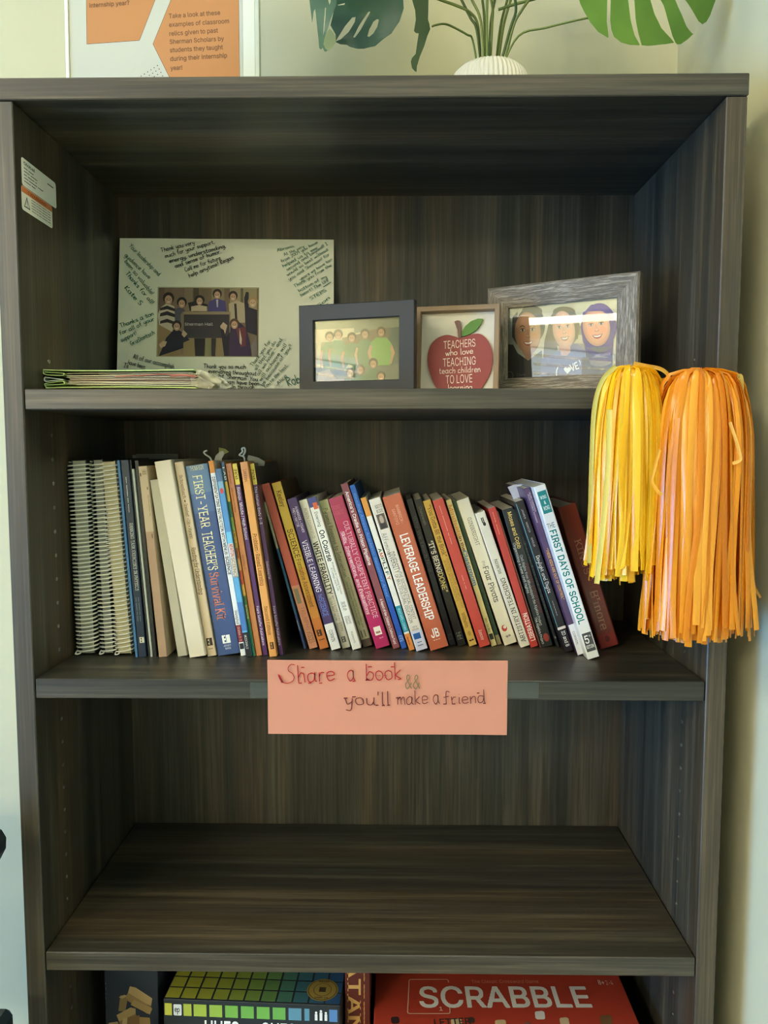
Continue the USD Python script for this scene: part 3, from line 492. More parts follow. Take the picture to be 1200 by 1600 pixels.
B_((733.4, 1010.2), (746.4, 1005.6), (660.6, 783.6), (672, 780.6), .165, (208, 172, 84), 'golden-yellow spine with brown serif lettering and a two-line subtitle',
   texts=[('\u201cYou Gotta BE the Book\u201d', 790, 870, .55, .5, (96, 72, 40), 'S'), ('TEACHING ENGAGED AND REFLECTIVE', 872, 950, .70, .26, (150, 118, 56), 'Si'), ('READING WITH ADOLESCENTS', 874, 938, .36, .26, (150, 118, 56), 'Si'), ('Wilhelm', 956, 980, .5, .4, (104, 80, 40), 'S'), ('#disc', 985, 993, .5, .42, (176, 142, 64)), ('~~', 996, 1001, .5, .6, (80, 58, 36), 'h2', 'H')])
B_((749.8, 1012), (765.7, 1007.5), (675.8, 783), (693.4, 778.4), .17, (196, 72, 58), 'bright red spine with hair-thin white lettering, right of the golden-yellow one', mat=GLOSSY,
   texts=[('~~~~~ ~~~~~~~~~ ~~ ~~~~', 790, 850, .5, .12, (232, 170, 150), 'h1.6'), ('~~~ ~ ~~', 898, 920, .5, .12, (232, 170, 150), 'h1.6'), ('Scarecrow', 984, 1000, .5, .3, (236, 210, 196), 'Si')])
B_((768.2, 1010.3), (776.7, 1008), (696.4, 782.4), (705.2, 780), .165, (208, 192, 130), 'pale yellow spine with fat orange and blue letters',
   texts=[('Mindsets', 789, 838, .5, .66, (214, 138, 62), 'b'), ('in the', 838, 860, .5, .5, (126, 62, 62), 'b'), ('Classroom', 860, 914, .5, .72, (54, 124, 178), 'b'), ('Mary Cay Ricci', 965, 988, .5, .4, (70, 62, 44), 'Si'), ('#rect', 990, 999, .5, .72, (50, 48, 44))])
B_((777.4, 1008), (785, 1004), (706, 783.5), (711.8, 783), .15, (64, 84, 62), 'narrow dark green spine with a tan foot', bands=((991, 1010, (164, 150, 110)),))
B_((788.7, 1009), (808.6, 1003.5), (713, 783.3), (732.6, 777.5), .17, (222, 210, 176), 'cream spine with a small red arrowhead and a red swirl', bulge=.0012,
   texts=[('GINWRIGHT', 809, 852, .52, .30, (132, 118, 96), 'S'), ('the', 876, 884, .5, .24, (150, 136, 112), 'i'), ('Four Pivots', 884, 940, .52, .42, (70, 62, 52), 'S'), ('#disc', 976, 986, .4, .42, (192, 70, 60)), ('#disc', 977, 982, .46, .24, (222, 210, 176)), ('~~', 988, 996, .5, .4, (150, 136, 120), 'h1.4', 'H')])
B_((814, 1012.2), (827.6, 1008.7), (742.8, 803), (759, 798.5), .155, (224, 214, 188), 'shorter ivory spine whose black lettering reads upside down',
   texts=[('RUBIN', 873, 896, .45, .30, (66, 60, 54), 'S', 'u'), ('ARTISTRY IN TEACHING', 903, 1004, .5, .46, (56, 50, 46), 'S', 'u'), ('#rect', 809, 817, .42, .1, (50, 46, 42)), ('#rect', 809, 817, .58, .1, (50, 46, 42)), ('#disc', 816, 822, .55, .3, (50, 46, 42))])
B_((829.6, 1012), (842.6, 1008.6), (762.6, 795), (773.6, 792), .16, (190, 62, 52), 'red spine with upside-down white capitals at its foot, beside the shorter ivory one', mat=GLOSSY,
   texts=[('LIBERATION', 958, 1001, .55, .6, (238, 222, 206), 'b', 'u'), ('~~~~ ~~~~', 800, 835, .5, .3, (226, 130, 110), 'h1.4')])
B_((844, 1010), (845.8, 1009.4), (776.2, 797), (778.8, 796.4), .14, (104, 66, 46), 'thin dark brown book wedged beside a black spine with yellow lettering', Y=atz(829.6, 1012, Z2)[1])
B_((846.6, 1012), (867.4, 1005.2), (784.6, 797.3), (798.6, 791.8), .165, (40, 42, 40), 'black spine with yellow lettering above and a dull red disc at its foot', mat=GLOSSY, shrink=.0006,
   texts=[('Moses and Cobb', 800, 856, .55, .34, (222, 190, 110), 'b'), ('RADICAL EQUATIONS', 880, 958, .78, .26, (120, 58, 54), 'S'), ('Civil Rights from Mississippi', 866, 930, .5, .22, (200, 198, 188), 'S'), ('to the Algebra Project', 930, 976, .5, .22, (200, 198, 188), 'S'), ('Organizing a new civil rights', 846, 924, .2, .2, (214, 212, 202), 'S'), ('The Algebra Project', 962, 1004, .22, .2, (214, 212, 202), 'S'), ('#disc', 989, 1002, .62, .5, (150, 58, 46))])
B_((870.2, 1006), (876.5, 1004), (801, 791), (803, 788), .12, (36, 42, 40), 'black book with large faint grey lettering, left of the turquoise-edged black spine', mat=GLOSSY, Y=atz(846.6, 1012, Z2)[1], texts=[('Teaching Minds', 838, 958, .6, .5, (92, 98, 94), 'S'), ('#rect', 988, 991, .6, .4, (130, 134, 128))])
B_((883.6, 1019.5), (899, 1016), (805, 785), (817.6, 782), .17, (38, 34, 40), 'black spine with a turquoise edge and a white stripe near its foot', bands=((979, 983, (226, 216, 210)),), mat=GLOSSY, shrink=.0008,
   texts=[('#rect', 786, 978, .03, .07, (96, 178, 176)), ('JAMES', 796, 811, .5, .22, (180, 176, 176), 's'), ('WEBSTER', 816, 832, .5, .22, (180, 176, 176), 's'), ('WHEELER', 840, 854, .5, .22, (180, 176, 176), 's'), ('Daylight and Digits', 868, 926, .5, .42, (226, 222, 216), 'h1.1'), ('~~~~~~', 938, 962, .5, .2, (150, 146, 150), 'h1.4'), ('ID and B', 986, 1010, .5, .42, (220, 220, 222), 'b')])
B_((903, 1024), (912.4, 1021), (818.4, 764), (829, 761), .19, (84, 62, 92), 'dark purple spine with gold capitals and a white foot, behind the tall white spine', bands=((975, 1025, (228, 230, 232)),), mat=GLOSSY, shrink=.0008,
   texts=[('MILNER, CUNNINGHAM,', 770, 800, .70, .22, (206, 190, 200), 's'), ("DELALE-O'CONNOR, KESTENBERG", 772, 816, .40, .22, (206, 190, 200), 's'), ("\u201cTHESE KIDS ARE OUT OF CONTROL\u201d", 856, 936, .55, .42, (206, 160, 84), 'b'), ('CORWIN', 986, 1006, .5, .36, (90, 90, 96), 's')])
B_((918.6, 1031), (938, 1026.8), (833.6, 761.5), (851.2, 755), .20, (232, 234, 232), 'tall white spine with teal capitals and a teal square at its top', mat=GLOSSY,
   texts=[('#rect', 767, 801, .52, .74, (36, 134, 134)), ('WONG', 774, 779, .52, .52, (220, 236, 232), 'b', 'H'), ('&', 782, 787, .52, .16, (220, 236, 232), 'b', 'H'), ('WONG', 790, 796, .52, .52, (220, 236, 232), 'b', 'H'), ('THE', 816, 824, .42, .62, (84, 110, 112), 's', 'H'), ('FIRST DAYS OF SCHOOL', 827, 974, .44, .54, (20, 128, 122), 'b'), ('#rect', 989, 1018, .56, .84, (74, 78, 80)), ('5', 993, 1005, .42, .36, (240, 240, 238), 'b', 'H'), ('th', 993, 996, .72, .16, (240, 240, 238), 's', 'H'), ('EDITION', 1008, 1013, .52, .62, (240, 240, 238), 'b', 'H')])
B_((938.6, 1015), (969.4, 1008.3), (871.5, 794), (899.5, 785.2), .17, (124, 54, 40), 'thick red-brown book at the right end of the row', bands=((990, 1020, (142, 48, 40)),), hard=True, bulge=.002, mat=GLOSSY,
   texts=[('KINGS', 842, 898, .5, .34, (178, 128, 104), 'S'), ('of', 906, 922, .55, .24, (150, 92, 72), 'S'), ("B'more", 924, 984, .52, .42, (196, 156, 130), 'S'), ('#disc', 994, 1004, .5, .24, (92, 36, 30))])
# loose white pages behind the tall spines, a clear sleeve, bookmarks
o = thing('sheet_protector', 'clear plastic sleeve whose top sticks up behind the navy textbook', 'plastic sleeve', at(240, 716, .336) * [1, 1, 0] + [0, 0, Z2])
h_ = at(240, 709, .336)[2] - Z2
obj('sleeve', box(-.030, .042, -.0006, .0006, 0, h_, .0004), CLEAR, o)
obj('binding_strip', box(-.036, -.030, -.0008, .0008, 0, h_ - .002, .0004), SATIN, o, color=(170, 174, 168))
def bookmark(label, px, Y, tassel, tab, tabcol):
    o = thing('bookmark', label, 'bookmark', at(*px, Y), group='bookmarks sticking up from the books')
    O = at(*px, Y); s = lambda pts: np.array([at(x, y, Y) - O for x, y in pts])
    obj('tassel', tube(spline(s(tassel), 5), .0014, 6), PAPER, o, smooth=True, color=(176, 184, 176))
    if tab:
        p = s(tab); g = np.vstack([p + [0, -.0003, 0], p + [0, .0003, 0]]); n = len(p)
        f = [(0, i, i + 1) for i in range(1, n - 1)] + [(n, n + i + 1, n + i) for i in range(1, n - 1)] + [q for i in range(n) for q in ((i, i + n, (i + 1) % n + n), (i, (i + 1) % n + n, (i + 1) % n))]
        obj('paper_tab', trimesh.Trimesh(g, f, process=False), PAPER, o, color=tabcol)
    return o
bookmark('curled grey string bookmark with a bent grey paper tab, above the orange-topped white spine', (331, 724), .15, ((331, 726), (329, 716), (321, 710), (319, 706), (324, 704)), ((334, 722), (337, 712), (343, 706), (349, 704), (351, 709), (347, 716), (345, 728), (337, 730)), (150, 152, 140))
bookmark('small folded olive paper tab sticking up behind the light blue picture spine', (345, 720), .17, ((344, 722), (346, 712), (349, 706)), ((342, 699), (352, 701.5), (358, 706), (352, 709), (342, 706)), (160, 160, 100))
bookmark('knotted grey-green string bookmark above the orange spine', (381, 722), .15, ((383, 724), (381, 714), (374, 711), (379, 706), (378, 701), (382, 700), (383, 706), (380, 712)), ((386, 718), (388, 711), (404, 715), (414, 721), (413, 728), (398, 728)), (120, 122, 110))
o = thing('loose_papers', 'few creased white sheets poking up behind the turquoise-edged black spine', 'papers', at(806, 774, .19))
for k_, (dy_, q_) in enumerate(((0, ((793, 761), (803, 757), (818, 756.5), (817, 770), (812, 784), (804, 784), (799, 773))), (.004, ((796, 763), (806, 759), (819, 758.5), (816, 784), (806, 784))), (.008, ((800, 760), (818, 757), (817, 784), (809, 784))))):
    p = np.array([at(x, y, .19 + dy_) - at(806, 774, .19) for x, y in q_]); v, f = trimesh.creation.triangulate_polygon(sg.Polygon(p[:, [0, 2]]), engine='earcut')
    v, f = trimesh.remesh.subdivide_to_size(np.c_[v, np.zeros(len(v))], f, .006); yy_ = dy_ - .10 * (v[:, 1].clip(0)) - .02 * (-v[:, 0]).clip(0)
    vv = np.c_[v[:, 0], yy_, v[:, 1]]; obj('sheet', trimesh.Trimesh(np.vstack([vv, vv + [0, .0003, 0]]), np.vstack([f, f[:, ::-1] + len(vv)]), process=False), PAPER, o, color=(214, 208, 206))

# ================================================================ FLAT THINGS WITH PRINT ON THEM
class Sheet:
    """A leaning or upright rectangle: local x to the right, z up its face, y into the back. Points of the photograph are found on its real plane."""
    def __init__(s, x, y, z, yaw, lean):
        s.r = np.array([math.cos(yaw), -math.sin(yaw), 0]); bk = np.array([math.sin(yaw), math.cos(yaw), 0])
        s.u = np.array([0, 0, 1]) * math.cos(lean) + bk * math.sin(lean); s.b = np.cross(s.u, s.r); s.O = np.array([x, y, z])
        s.matrix = ((*s.r, 0), (*s.b, 0), (*s.u, 0), (*s.O, 1)); s.y = 0.0; s.layer = 0
    def loc(s, px, py):
        d = ray(px, py); O = s.O + s.b * s.y; k = ((O - CAM) @ s.b) / (d @ s.b); p = CAM + d * k - s.O
        return np.array([p @ s.r, p @ s.u])
    def poly(s, pts): return sg.Polygon([s.loc(*p) for p in pts])
    def draw(s, so, g, color, lift=None, clip=None):
        """g: shapely geometry in local x, z, or a list of photograph points."""
        if isinstance(g, (list, tuple)): g = s.poly(g)
        if not g.is_valid: g = g.buffer(0)
        if clip is not None: g = g.intersection(clip)
        v, f = tri2d(g); s.layer += 1
        so.add(np.c_[v[:, 0], np.full(len(v), s.y - (.00002 * s.layer if lift is None else lift)), v[:, 1]], f, color)
    def ell(s, cx, cy, rx, ry, rot=0):
        t = np.linspace(0, 2 * math.pi, 21)[:-1]; c, q = math.cos(math.radians(rot)), math.sin(math.radians(rot))
        return [(cx + rx * math.cos(a) * c - ry * math.sin(a) * q, cy + rx * math.cos(a) * q + ry * math.sin(a) * c) for a in t]
    def text(s, so, txt, p0, p1, cap_px, color, style='s', lift=None, clip=None):
        """A line whose baseline runs from photograph point p0 to p1, with capitals cap_px tall."""
        a, b = s.loc(*p0), s.loc(*p1); L = np.linalg.norm(b - a); e = (b - a) / L; n = np.array([-e[1], e[0]])
        k = L / math.hypot(p1[0] - p0[0], p1[1] - p0[1])
        v, f = fit_text(txt, style, L, cap_px * k); q = a + np.outer(v[:, 0], e) + np.outer(v[:, 1], n)
        if clip is not None:
            ok = shapely.contains_xy(clip, q[:, 0], q[:, 1]); f = f[ok[f].all(1)]
        s.layer += 1
        so.add(np.c_[q[:, 0], np.full(len(q), s.y - (.00002 * s.layer if lift is None else lift)), q[:, 1]], f, color)
def frame_bars(parent, w, h, profile, mat_h, mat_v, name='frame_bar', color=None, b0=None):
    """Four mitred bars; profile: closed (inset, y) loop."""
    n = len(profile); mats = (mat_h, mat_v, mat_h, mat_v)
    ring = [[(i, y, i), (w - i, y, i), (w - i, y, h - i), (i, y, h - i)] for i, y in profile]
    for k in range(4):
        V = [ring[j][k] for j in range(n)] + [ring[j][(k + 1) % 4] for j in range(n)]
        F = [(j, (j + 1) % n, (j + 1) % n + n, j + n) for j in range(n)]
        m = trimesh.Trimesh(np.array(V), np.vstack([np.array(F)[:, [0, 1, 2]], np.array(F)[:, [0, 2, 3]]]), process=False)
        cap = trimesh.creation.triangulate_polygon(sg.Polygon(profile), engine='earcut')[1]
        m = trimesh.Trimesh(m.vertices, np.vstack([m.faces, cap, cap[:, ::-1] + n]), process=False); m.fix_normals()
        obj(name, m, mats[k], parent, color=color)
def pt(o, sc): return lambda *c: [(o[0] + x / sc, o[1] + y / sc) for x, y in c]

# --- the orange sign taped to the second shelf
sg_ = Sheet(.328, -.0006, 1.0305, 0, 0)
o = thing('paper_sign', 'salmon-orange paper sign with handwriting, taped across the edge of the second shelf', 'sign', matrix=sg_.matrix)
nx, nz = 24, 8; w_, h_ = .3075, .0975
gx, gz = np.meshgrid(np.linspace(0, w_, nx + 1), np.linspace(0, h_, nz + 1))
yy = -.0010 * (gz / h_ - .80).clip(0) * 5 - .0012 * (1 - gz / h_) * (.5 + .5 * np.sin(gx * 21)) - .0004
top = np.c_[gx.ravel() + .0012 * (gz.ravel() / h_ - 1) * 0, yy.ravel(), gz.ravel() * (1 - .004 * np.sin(gx.ravel() * 12))]
Fq = [(j * (nx + 1) + i, j * (nx + 1) + i + 1, (j + 1) * (nx + 1) + i + 1, (j + 1) * (nx + 1) + i) for j in range(nz) for i in range(nx)]
N_ = len(top); V = np.vstack([top, top + [0, .0002, 0]]); F = Fq + [tuple(q + N_ for q in f[::-1]) for f in Fq]
obj('sheet', (V, F), PAPER, o, smooth=True, color=(196, 132, 106))
so = Soup(); sg_.y = -.0022
RED, MAR, OLV = (166, 42, 40), (112, 52, 44), (110, 102, 62)
for txt, a, b, cap, col in (('hare', (466, 1067), (524, 1063), 27, RED), ('a', (543, 1064), (555, 1063), 30, RED), ('book', (572, 1063), (627, 1061), 26, RED), ('&&', (633, 1076), (656, 1076), 22, OLV), ("you'll", (539, 1102), (608, 1101), 21, MAR), ('make', (621, 1101), (669, 1099), 22, MAR), ('a', (677, 1100), (687, 1099), 26, MAR), ('friend', (693, 1100), (758, 1098), 20, MAR)):
    sg_.text(so, txt, a, b, cap, col, 'h.62', lift=.0003)
sp = [sg_.loc(410 + x / 5.217, 1020 + y / 5.217) for x, y in ((262, 98), (235, 94), (211, 118), (214, 148), (243, 168), (258, 200), (246, 230), (202, 248), (160, 235), (132, 190))]
sg_.draw(so, sg.LineString(spline(sp, 5)).buffer(.00048, quad_segs=2), RED, lift=.0003)
for x, y, l in ((469, 1067.5, 5), (484, 1067.5, 5), (501, 1067.5, 5), (553, 1064.5, 5), (574, 1062.5, 6), (613, 1042, 5), (624, 1061.5, 5), (540, 1091, 6), (553, 1089, 6), (589, 1102, 5), (599, 1102.5, 5), (607, 1102, 5), (622, 1090.5, 7), (695, 1100, 5), (709, 1100, 5), (747, 1083, 4), (757, 1099, 4), (578, 1042, 6), (473, 1043, 5)):
    sg_.draw(so, [(x - l / 2, y - .9), (x + l / 2, y - 1.2), (x + l / 2, y + .5), (x - l / 2, y + .8)], RED if y < 1070 else MAR, lift=.0003)
sg_.draw(so, [(434, 1053), (438, 1055), (443, 1066), (440, 1067)], RED, lift=.0003)
for cx, cy, c in ((592, 1057, RED), (602, 1057, RED), (566, 1095, MAR)):
    for dx in (-1.5, 1.5): sg_.draw(so, sg_.ell(cx + dx, cy - 1.4, .6, .7), c, lift=.0003)
    sg_.draw(so, [(cx - 2, cy + 1.2), (cx, cy + 2.4), (cx + 2, cy + 1.2), (cx, cy + 1.8)], c, lift=.0003)
so.build('handwriting', INK, o)
for a, b in ((391, 421), (790, 841)):
    p, q = at(a, 1066, 0), at(b, 1090, 0)
    obj('tape', box(p[0] - sg_.O[0], q[0] - sg_.O[0], -.0016 if a > 500 else -.0016, .0004, q[2] - sg_.O[2], p[2] - sg_.O[2]), TAPE, o)

# --- signed mat board with a group photograph
mt = Sheet(.0343, .295, Z1 + .0002, -.0417, .1556)
o = thing('signed_mat_board', 'large white mat board covered in handwritten notes around a group photograph', 'picture mat', matrix=mt.matrix)
mw, mh = .356, .279
inner = sg.box(.0652, .0791, mw - .1253, mh - .0841)
v, f = tri2d(sg.box(0, 0, mw, mh).difference(inner))
m = trimesh.creation.extrude_polygon(sg.box(0, 0, mw, mh).difference(inner), .0016, engine='earcut'); m.apply_transform(np.array([[1, 0, 0, 0], [0, 0, -1, .0016], [0, 1, 0, 0], [0, 0, 0, 1]], float))
obj('mat_board', m, PAPER, o, color=(238, 238, 218))
bv = inner.buffer(.0012, join_style=2).difference(inner); so = Soup(); v, f = tri2d(bv); so.add(np.c_[v[:, 0], np.full(len(v), -.00005), v[:, 1]], f, (178, 170, 138)); so.build('bevelled_edge', PAPER, o)
obj('backing', box(.005, mw - .005, .0017, .003, .005, mh - .005), PAPER, o, color=(150, 144, 130))
mt.y = .0012; P1 = pt((240, 445), 7.06); so = Soup(); dr = lambda pts, c: mt.draw(so, pts, c, clip=inner)
dr(P1((40, 30), (1160, 30), (1160, 790), (40, 790)), (126, 104, 84))
for x0, x1, c in ((50, 120, (112, 92, 78)), (200, 330, (132, 108, 92)), (340, 430, (142, 122, 100)), (440, 500, (84, 72, 58)), (520, 600, (120, 104, 80)), (640, 780, (146, 132, 104)), (840, 1140, (160, 146, 112)), (960, 990, (110, 98, 74))): dr(P1((x0, 30), (x1, 30), (x1, 400), (x0, 400)), c)
dr(P1((40, 430), (320, 430), (320, 790), (40, 790)), (158, 130, 94)); dr(P1((320, 590), (860, 590), (860, 790), (320, 790)), (150, 128, 90))
def head(x, y, r, skin, hair, so_sheet=dr, P=P1, k=7.06, hr=1.2, smile=True):
    e = lambda cx, cy, rx, ry: P(*[(cx + rx * math.cos(a), cy + ry * math.sin(a)) for a in np.linspace(0, 2 * math.pi, 17)[:-1]])
    so_sheet(e(x, y - r * .25, r * hr, r * 1.25), hair); so_sheet(e(x, y + r * .15, r * .8, r * 1.0), skin)
    for s_ in (-1, 1): so_sheet(e(x + s_ * r * .32, y - r * .02, r * .13, r * .09), tuple(int(q * .35) for q in skin))
    so_sheet(e(x, y + r * .28, r * .1, r * .16), tuple(int(q * .82) for q in skin))
    so_sheet(e(x, y + r * .58, r * .34, r * .14), (230, 214, 200) if smile else tuple(int(q * .5) for q in skin))
SK = (198, 158, 130)
dr(P1((80, 250), (150, 200), (230, 240), (235, 420), (205, 520), (60, 440), (45, 330)), (206, 192, 172))
for a, b in ((255, 285), (315, 350), (400, 430)): dr(P1((75, a), (150, a - 25), (238, a + 10), (238, b + 10), (150, b - 15), (70, b)), (52, 44, 46))
head(165, 160, 52, SK, (54, 42, 38)); dr(P1((235, 270), (300, 245), (345, 280), (330, 440), (240, 420)), (88, 88, 104)); head(312, 205, 46, SK, (40, 32, 32))
dr(P1((380, 200), (460, 180), (600, 220), (590, 290), (400, 290)), (44, 36, 36)); dr(P1((415, 240), (500, 225), (590, 240), (590, 292), (415, 292)), (204, 184, 158)); head(508, 178, 42, SK, (48, 38, 36), hr=1.35)
dr(P1((610, 190), (690, 150), (790, 180), (805, 295), (600, 295)), (82, 74, 132)); dr(P1((690, 165), (715, 165), (710, 250), (698, 250)), (186, 184, 196)); head(703, 110, 42, SK, (62, 50, 44))
dr(P1((830, 210), (920, 175), (1010, 210), (1010, 420), (840, 420)), (192, 174, 146)); dr(P1((890, 210), (915, 210), (925, 390), (900, 390)), (56, 42, 40)); head(878, 132, 42, SK, (60, 50, 44))
dr(P1((1000, 150), (1020, 80), (1050, 85), (1050, 250), (1140, 280), (1140, 560), (1020, 520)), (50, 44, 58)); head(1095, 200, 46, (204, 172, 140), (170, 142, 100))
dr(P1((320, 300), (852, 300), (852, 590), (320, 590)), (158, 138, 112)); dr(P1((335, 330), (838, 330), (838, 588), (335, 588)), (62, 56, 60)); dr(P1((300, 330), (332, 300), (330, 760), (300, 770)), (140, 122, 104))
mt.text(so, 'Sherman Hall', P1((345, 452))[0], P1((655, 452))[0], 32 / 7.06, (214, 208, 206), 's')
dr(P1((450, 590), (570, 590), (560, 790), (460, 790)), (36, 30, 34)); dr(P1((640, 590), (690, 590), (680, 790), (640, 790)), (44, 38, 40)); dr(P1((575, 600), (630, 600), (640, 780), (570, 780)), (138, 132, 96))
dr(P1((140, 590), (240, 480), (310, 520), (400, 610), (330, 640), (330, 700), (60, 790), (100, 700)), (40, 38, 54)); head(258, 460, 44, SK, (50, 40, 38))
dr(P1((60, 660), (110, 620), (150, 630), (130, 680), (80, 700)), (206, 176, 150)); dr(P1((310, 550), (330, 500), (375, 545), (340, 585)), (206, 176, 150)); dr(P1((735, 460), (770, 415), (815, 450), (795, 530), (780, 570)), (206, 178, 154))
dr(P1((740, 480), (775, 500), (800, 580), (850, 520), (900, 600), (880, 790), (780, 790)), (42, 34, 48)); dr(P1((850, 430), (930, 400), (1020, 480), (1060, 640), (1080, 790), (830, 790)), (60, 42, 74)); dr(P1((910, 480), (1020, 470), (1020, 680), (960, 690)), (112, 52, 60)); dr(P1((950, 480), (975, 600), (970, 670), (950, 640)), (214, 196, 178)); head(893, 440, 44, SK, (96, 70, 54))
dr(P1((1070, 680), (1140, 560), (1150, 790), (1090, 790)), (128, 116, 112))
so.build('group_photo', PRINT, o)
mt.y = 0; so = Soup(); G1, G2 = (40, 52, 46), (34, 100, 76); PT = pt((180, 370), 5.4545); PR = pt((400, 370), 9.23); PL = pt((180, 480), 8.571); PB = pt((310, 510), 7.059)
full = sg.box(.002, .002, mw - .002, mh - .002)
def note(P, lines, cap, col, w='1.25'):
    for txt, a, b in lines: mt.text(so, txt, P(a)[0], P(b)[0], cap, col, 'h' + w, clip=full)
note(PT, (('Your leadership and', (118, 85), (372, 340)), ('guidance have', (80, 165), (290, 365)), ('been so valuable!', (80, 215), (310, 500)), ('Thanks for all!', (88, 315), (310, 580)), ('Kate S', (80, 440), (215, 590))), 6.5, G2, '1.2')
note(PT, (('Thank you very', (395, 135), (680, 65)), ('much for your support,', (430, 185), (850, 60)), ('energy, understanding,', (465, 228), (945, 95)), ('and sense of humor.', (515, 270), (905, 140)), ('Call me for future', (600, 302), (905, 195)), ('help anytime! Regan', (635, 352), (1015, 190))), 6.6, (24, 24, 22), '1.25')
note(PR, (('Abrano,', (310, 225), (560, 150)), ('At the very', (410, 285), (700, 160)), ('from 2009 you have', (370, 385), (895, 100)), ('helped us to see', (395, 450), (890, 180)), ('second and beyond! I', (450, 505), (1040, 120)), ('would so best without', (455, 575), (1050, 200)), ('you and Sherman! for', (480, 640), (1070, 270)), ('years we have has', (640, 640), (1110, 340)), ('Thank you from the', (560, 740), (1095, 430)), ('bottom of my', (620, 805), (1020, 590)), ('heart! The UH!', (650, 865), (1050, 650)), ('STEPS', (790, 920), (1020, 790)), ('Son', (900, 1030), (1070, 890))), 5.0, G2, '1.15')
mt.draw(so, PR((970, 725), (1080, 655), (1082, 665), (974, 735)), G2); mt.draw(so, PR((905, 1080), (980, 1000), (1060, 950), (985, 1012), (912, 1084)), G2)
note(PL, (('Thanks a ton', (75, 280), (525, 110)), ('for all of your', (70, 380), (535, 180)), ('support! ', (90, 470), (300, 370)), ('GrizDontsch', (220, 520), (540, 360))), 6.8, G2, '1.25')
note(PL, (('All of our accomplish', (240, 690), (790, 830)), ('have been', (170, 765), (400, 830)), ('Is', (115, 805), (180, 820))), 7, (24, 24, 22), '1.25')
note(PB, (('Thank you so much', (60, 465), (525, 470)), ('everything throughout', (110, 515), (640, 545)), ('at "Sherman" You', (225, 570), (660, 610)), ('team have been', (280, 632), (670, 655)), ('your help through', (190, 690), (620, 695))), 6.8, (24, 24, 22), '1.25')
note(PB, (('Thank you for', (600, 450), (800, 170)), ('all that you do', (640, 490), (860, 180)), ('all we have - and', (670, 550), (930, 150)), ('will achieve will', (690, 610), (975, 210)), ('be because of you!!', (710, 665), (1035, 220)), ("You're the best,", (740, 690), (990, 440)), ('-Alice', (870, 670), (980, 550))), 5.6, (36, 76, 56), '1.1')
note(PB, (('Rob', (990, 665), (1130, 620)),), 14, (58, 112, 96), '1')
so.build('handwritten_notes', INK, o)

# --- dark photo frame
def picture(sheet, w, h, border, depth, prof, mats, parent, glass=True, open_back=.012):
    frame_bars(parent, w, h, prof, *mats)
    obj('backing_board', box(border * .6, w - border * .6, depth * .75, depth * .75 + .002, border * .6, h - border * .6), PAPER, parent, color=(60, 54, 48))
dk = Sheet(.3521, .1604, Z1 + .0002, .275, .0)
o = thing('photo_frame', 'flat charcoal photo frame with a group in green shirts', 'photo frame', matrix=dk.matrix)
fw, fh, b = .1723, .131, .0222
frame_bars(o, fw, fh, [(0, .001), (.001, 0), (b - .001, 0), (b, .001), (b, .004), (b - .004, .004), (b - .004, .014), (0, .014)], PRINT, PRINT, color=(44, 44, 42))
obj('backing_board', box(b - .004, fw - b + .004, .0075, .0095, b - .004, fh - b + .004), PAPER, o, color=(50, 46, 42))
obj('easel_leg', box(fw / 2 - .012, fw / 2 + .012, .014, .016, .002, fh * .7), PAPER, o, color=(40, 40, 40))
dk.y = .0072; clip = sg.box(b - .001, b - .001, fw - b + .001, fh - b + .001); so = Soup(); dk.layer = 0
P2 = pt((460, 475), 6.0); d2 = lambda pts, c: dk.draw(so, pts, c, clip=clip)
dk.draw(so, clip, (150, 150, 126))
d2(P2((170, 240), (560, 225), (560, 330), (170, 370)), (222, 208, 178)); d2(P2((440, 300), (780, 230), (980, 215), (980, 420), (480, 420)), (132, 112, 86)); d2(P2((440, 300), (630, 262), (632, 275), (445, 320)), (232, 220, 186)); d2(P2((880, 225), (980, 215), (980, 780), (900, 780)), (92, 104, 94)); d2(P2((170, 370), (250, 360), (240, 600), (170, 600)), (206, 196, 168)); d2(P2((170, 600), (980, 560), (980, 840), (170, 840)), (112, 116, 104))
SK2 = (206, 160, 126)
for x, y, sh, wd in ((330, 310, (106, 142, 112), 58), (412, 290, (100, 144, 116), 62), (540, 318, (92, 136, 104), 66), (663, 285, (94, 132, 98), 62), (815, 265, (134, 176, 88), 80)):
    d2(P2((x - wd * 1.25, y + 100), (x - wd * .6, y + 50), (x + wd * .6, y + 50), (x + wd * 1.25, y + 110), (x + wd * 1.05, y + 310), (x - wd * 1.05, y + 310)), sh)
    for s_ in (-1, 1): d2(P2((x + s_ * wd * 1.3, y + 120), (x + s_ * wd * 1.6, y + 190), (x + s_ * wd * 1.2, y + 300), (x + s_ * wd * 1.0, y + 290), (x + s_ * wd * 1.2, y + 190), (x + s_ * wd * 1.0, y + 130)), SK2)
    head(x, y, 36, SK2, (86, 66, 48), d2, P2)
d2(P2((230, 640), (330, 610), (380, 690), (470, 700), (470, 730), (400, 740), (350, 800), (200, 800)), (196, 176, 156)); d2(P2((370, 610), (470, 600), (465, 700), (390, 700)), (88, 108, 128))
for x, y, sh in ((525, 650, (70, 118, 88)), (620, 620, (72, 122, 88)), (742, 560, (76, 116, 84)), (815, 680, (150, 110, 84))):
    d2(P2((x - 80, y + 110), (x - 40, y + 50), (x + 40, y + 50), (x + 90, y + 120), (x + 80, y + 240), (x - 80, y + 240)), sh); head(x, y, 36, SK2, (72, 56, 44), d2, P2)
d2(P2((485, 600), (510, 565), (552, 580), (545, 600)), (236, 228, 206))
dk.text(so, 'gang!', P2((440, 835))[0], P2((785, 815))[0], 13, (240, 236, 222), 'Sb', clip=clip); 
so.build('photo_print', PRINT, o)
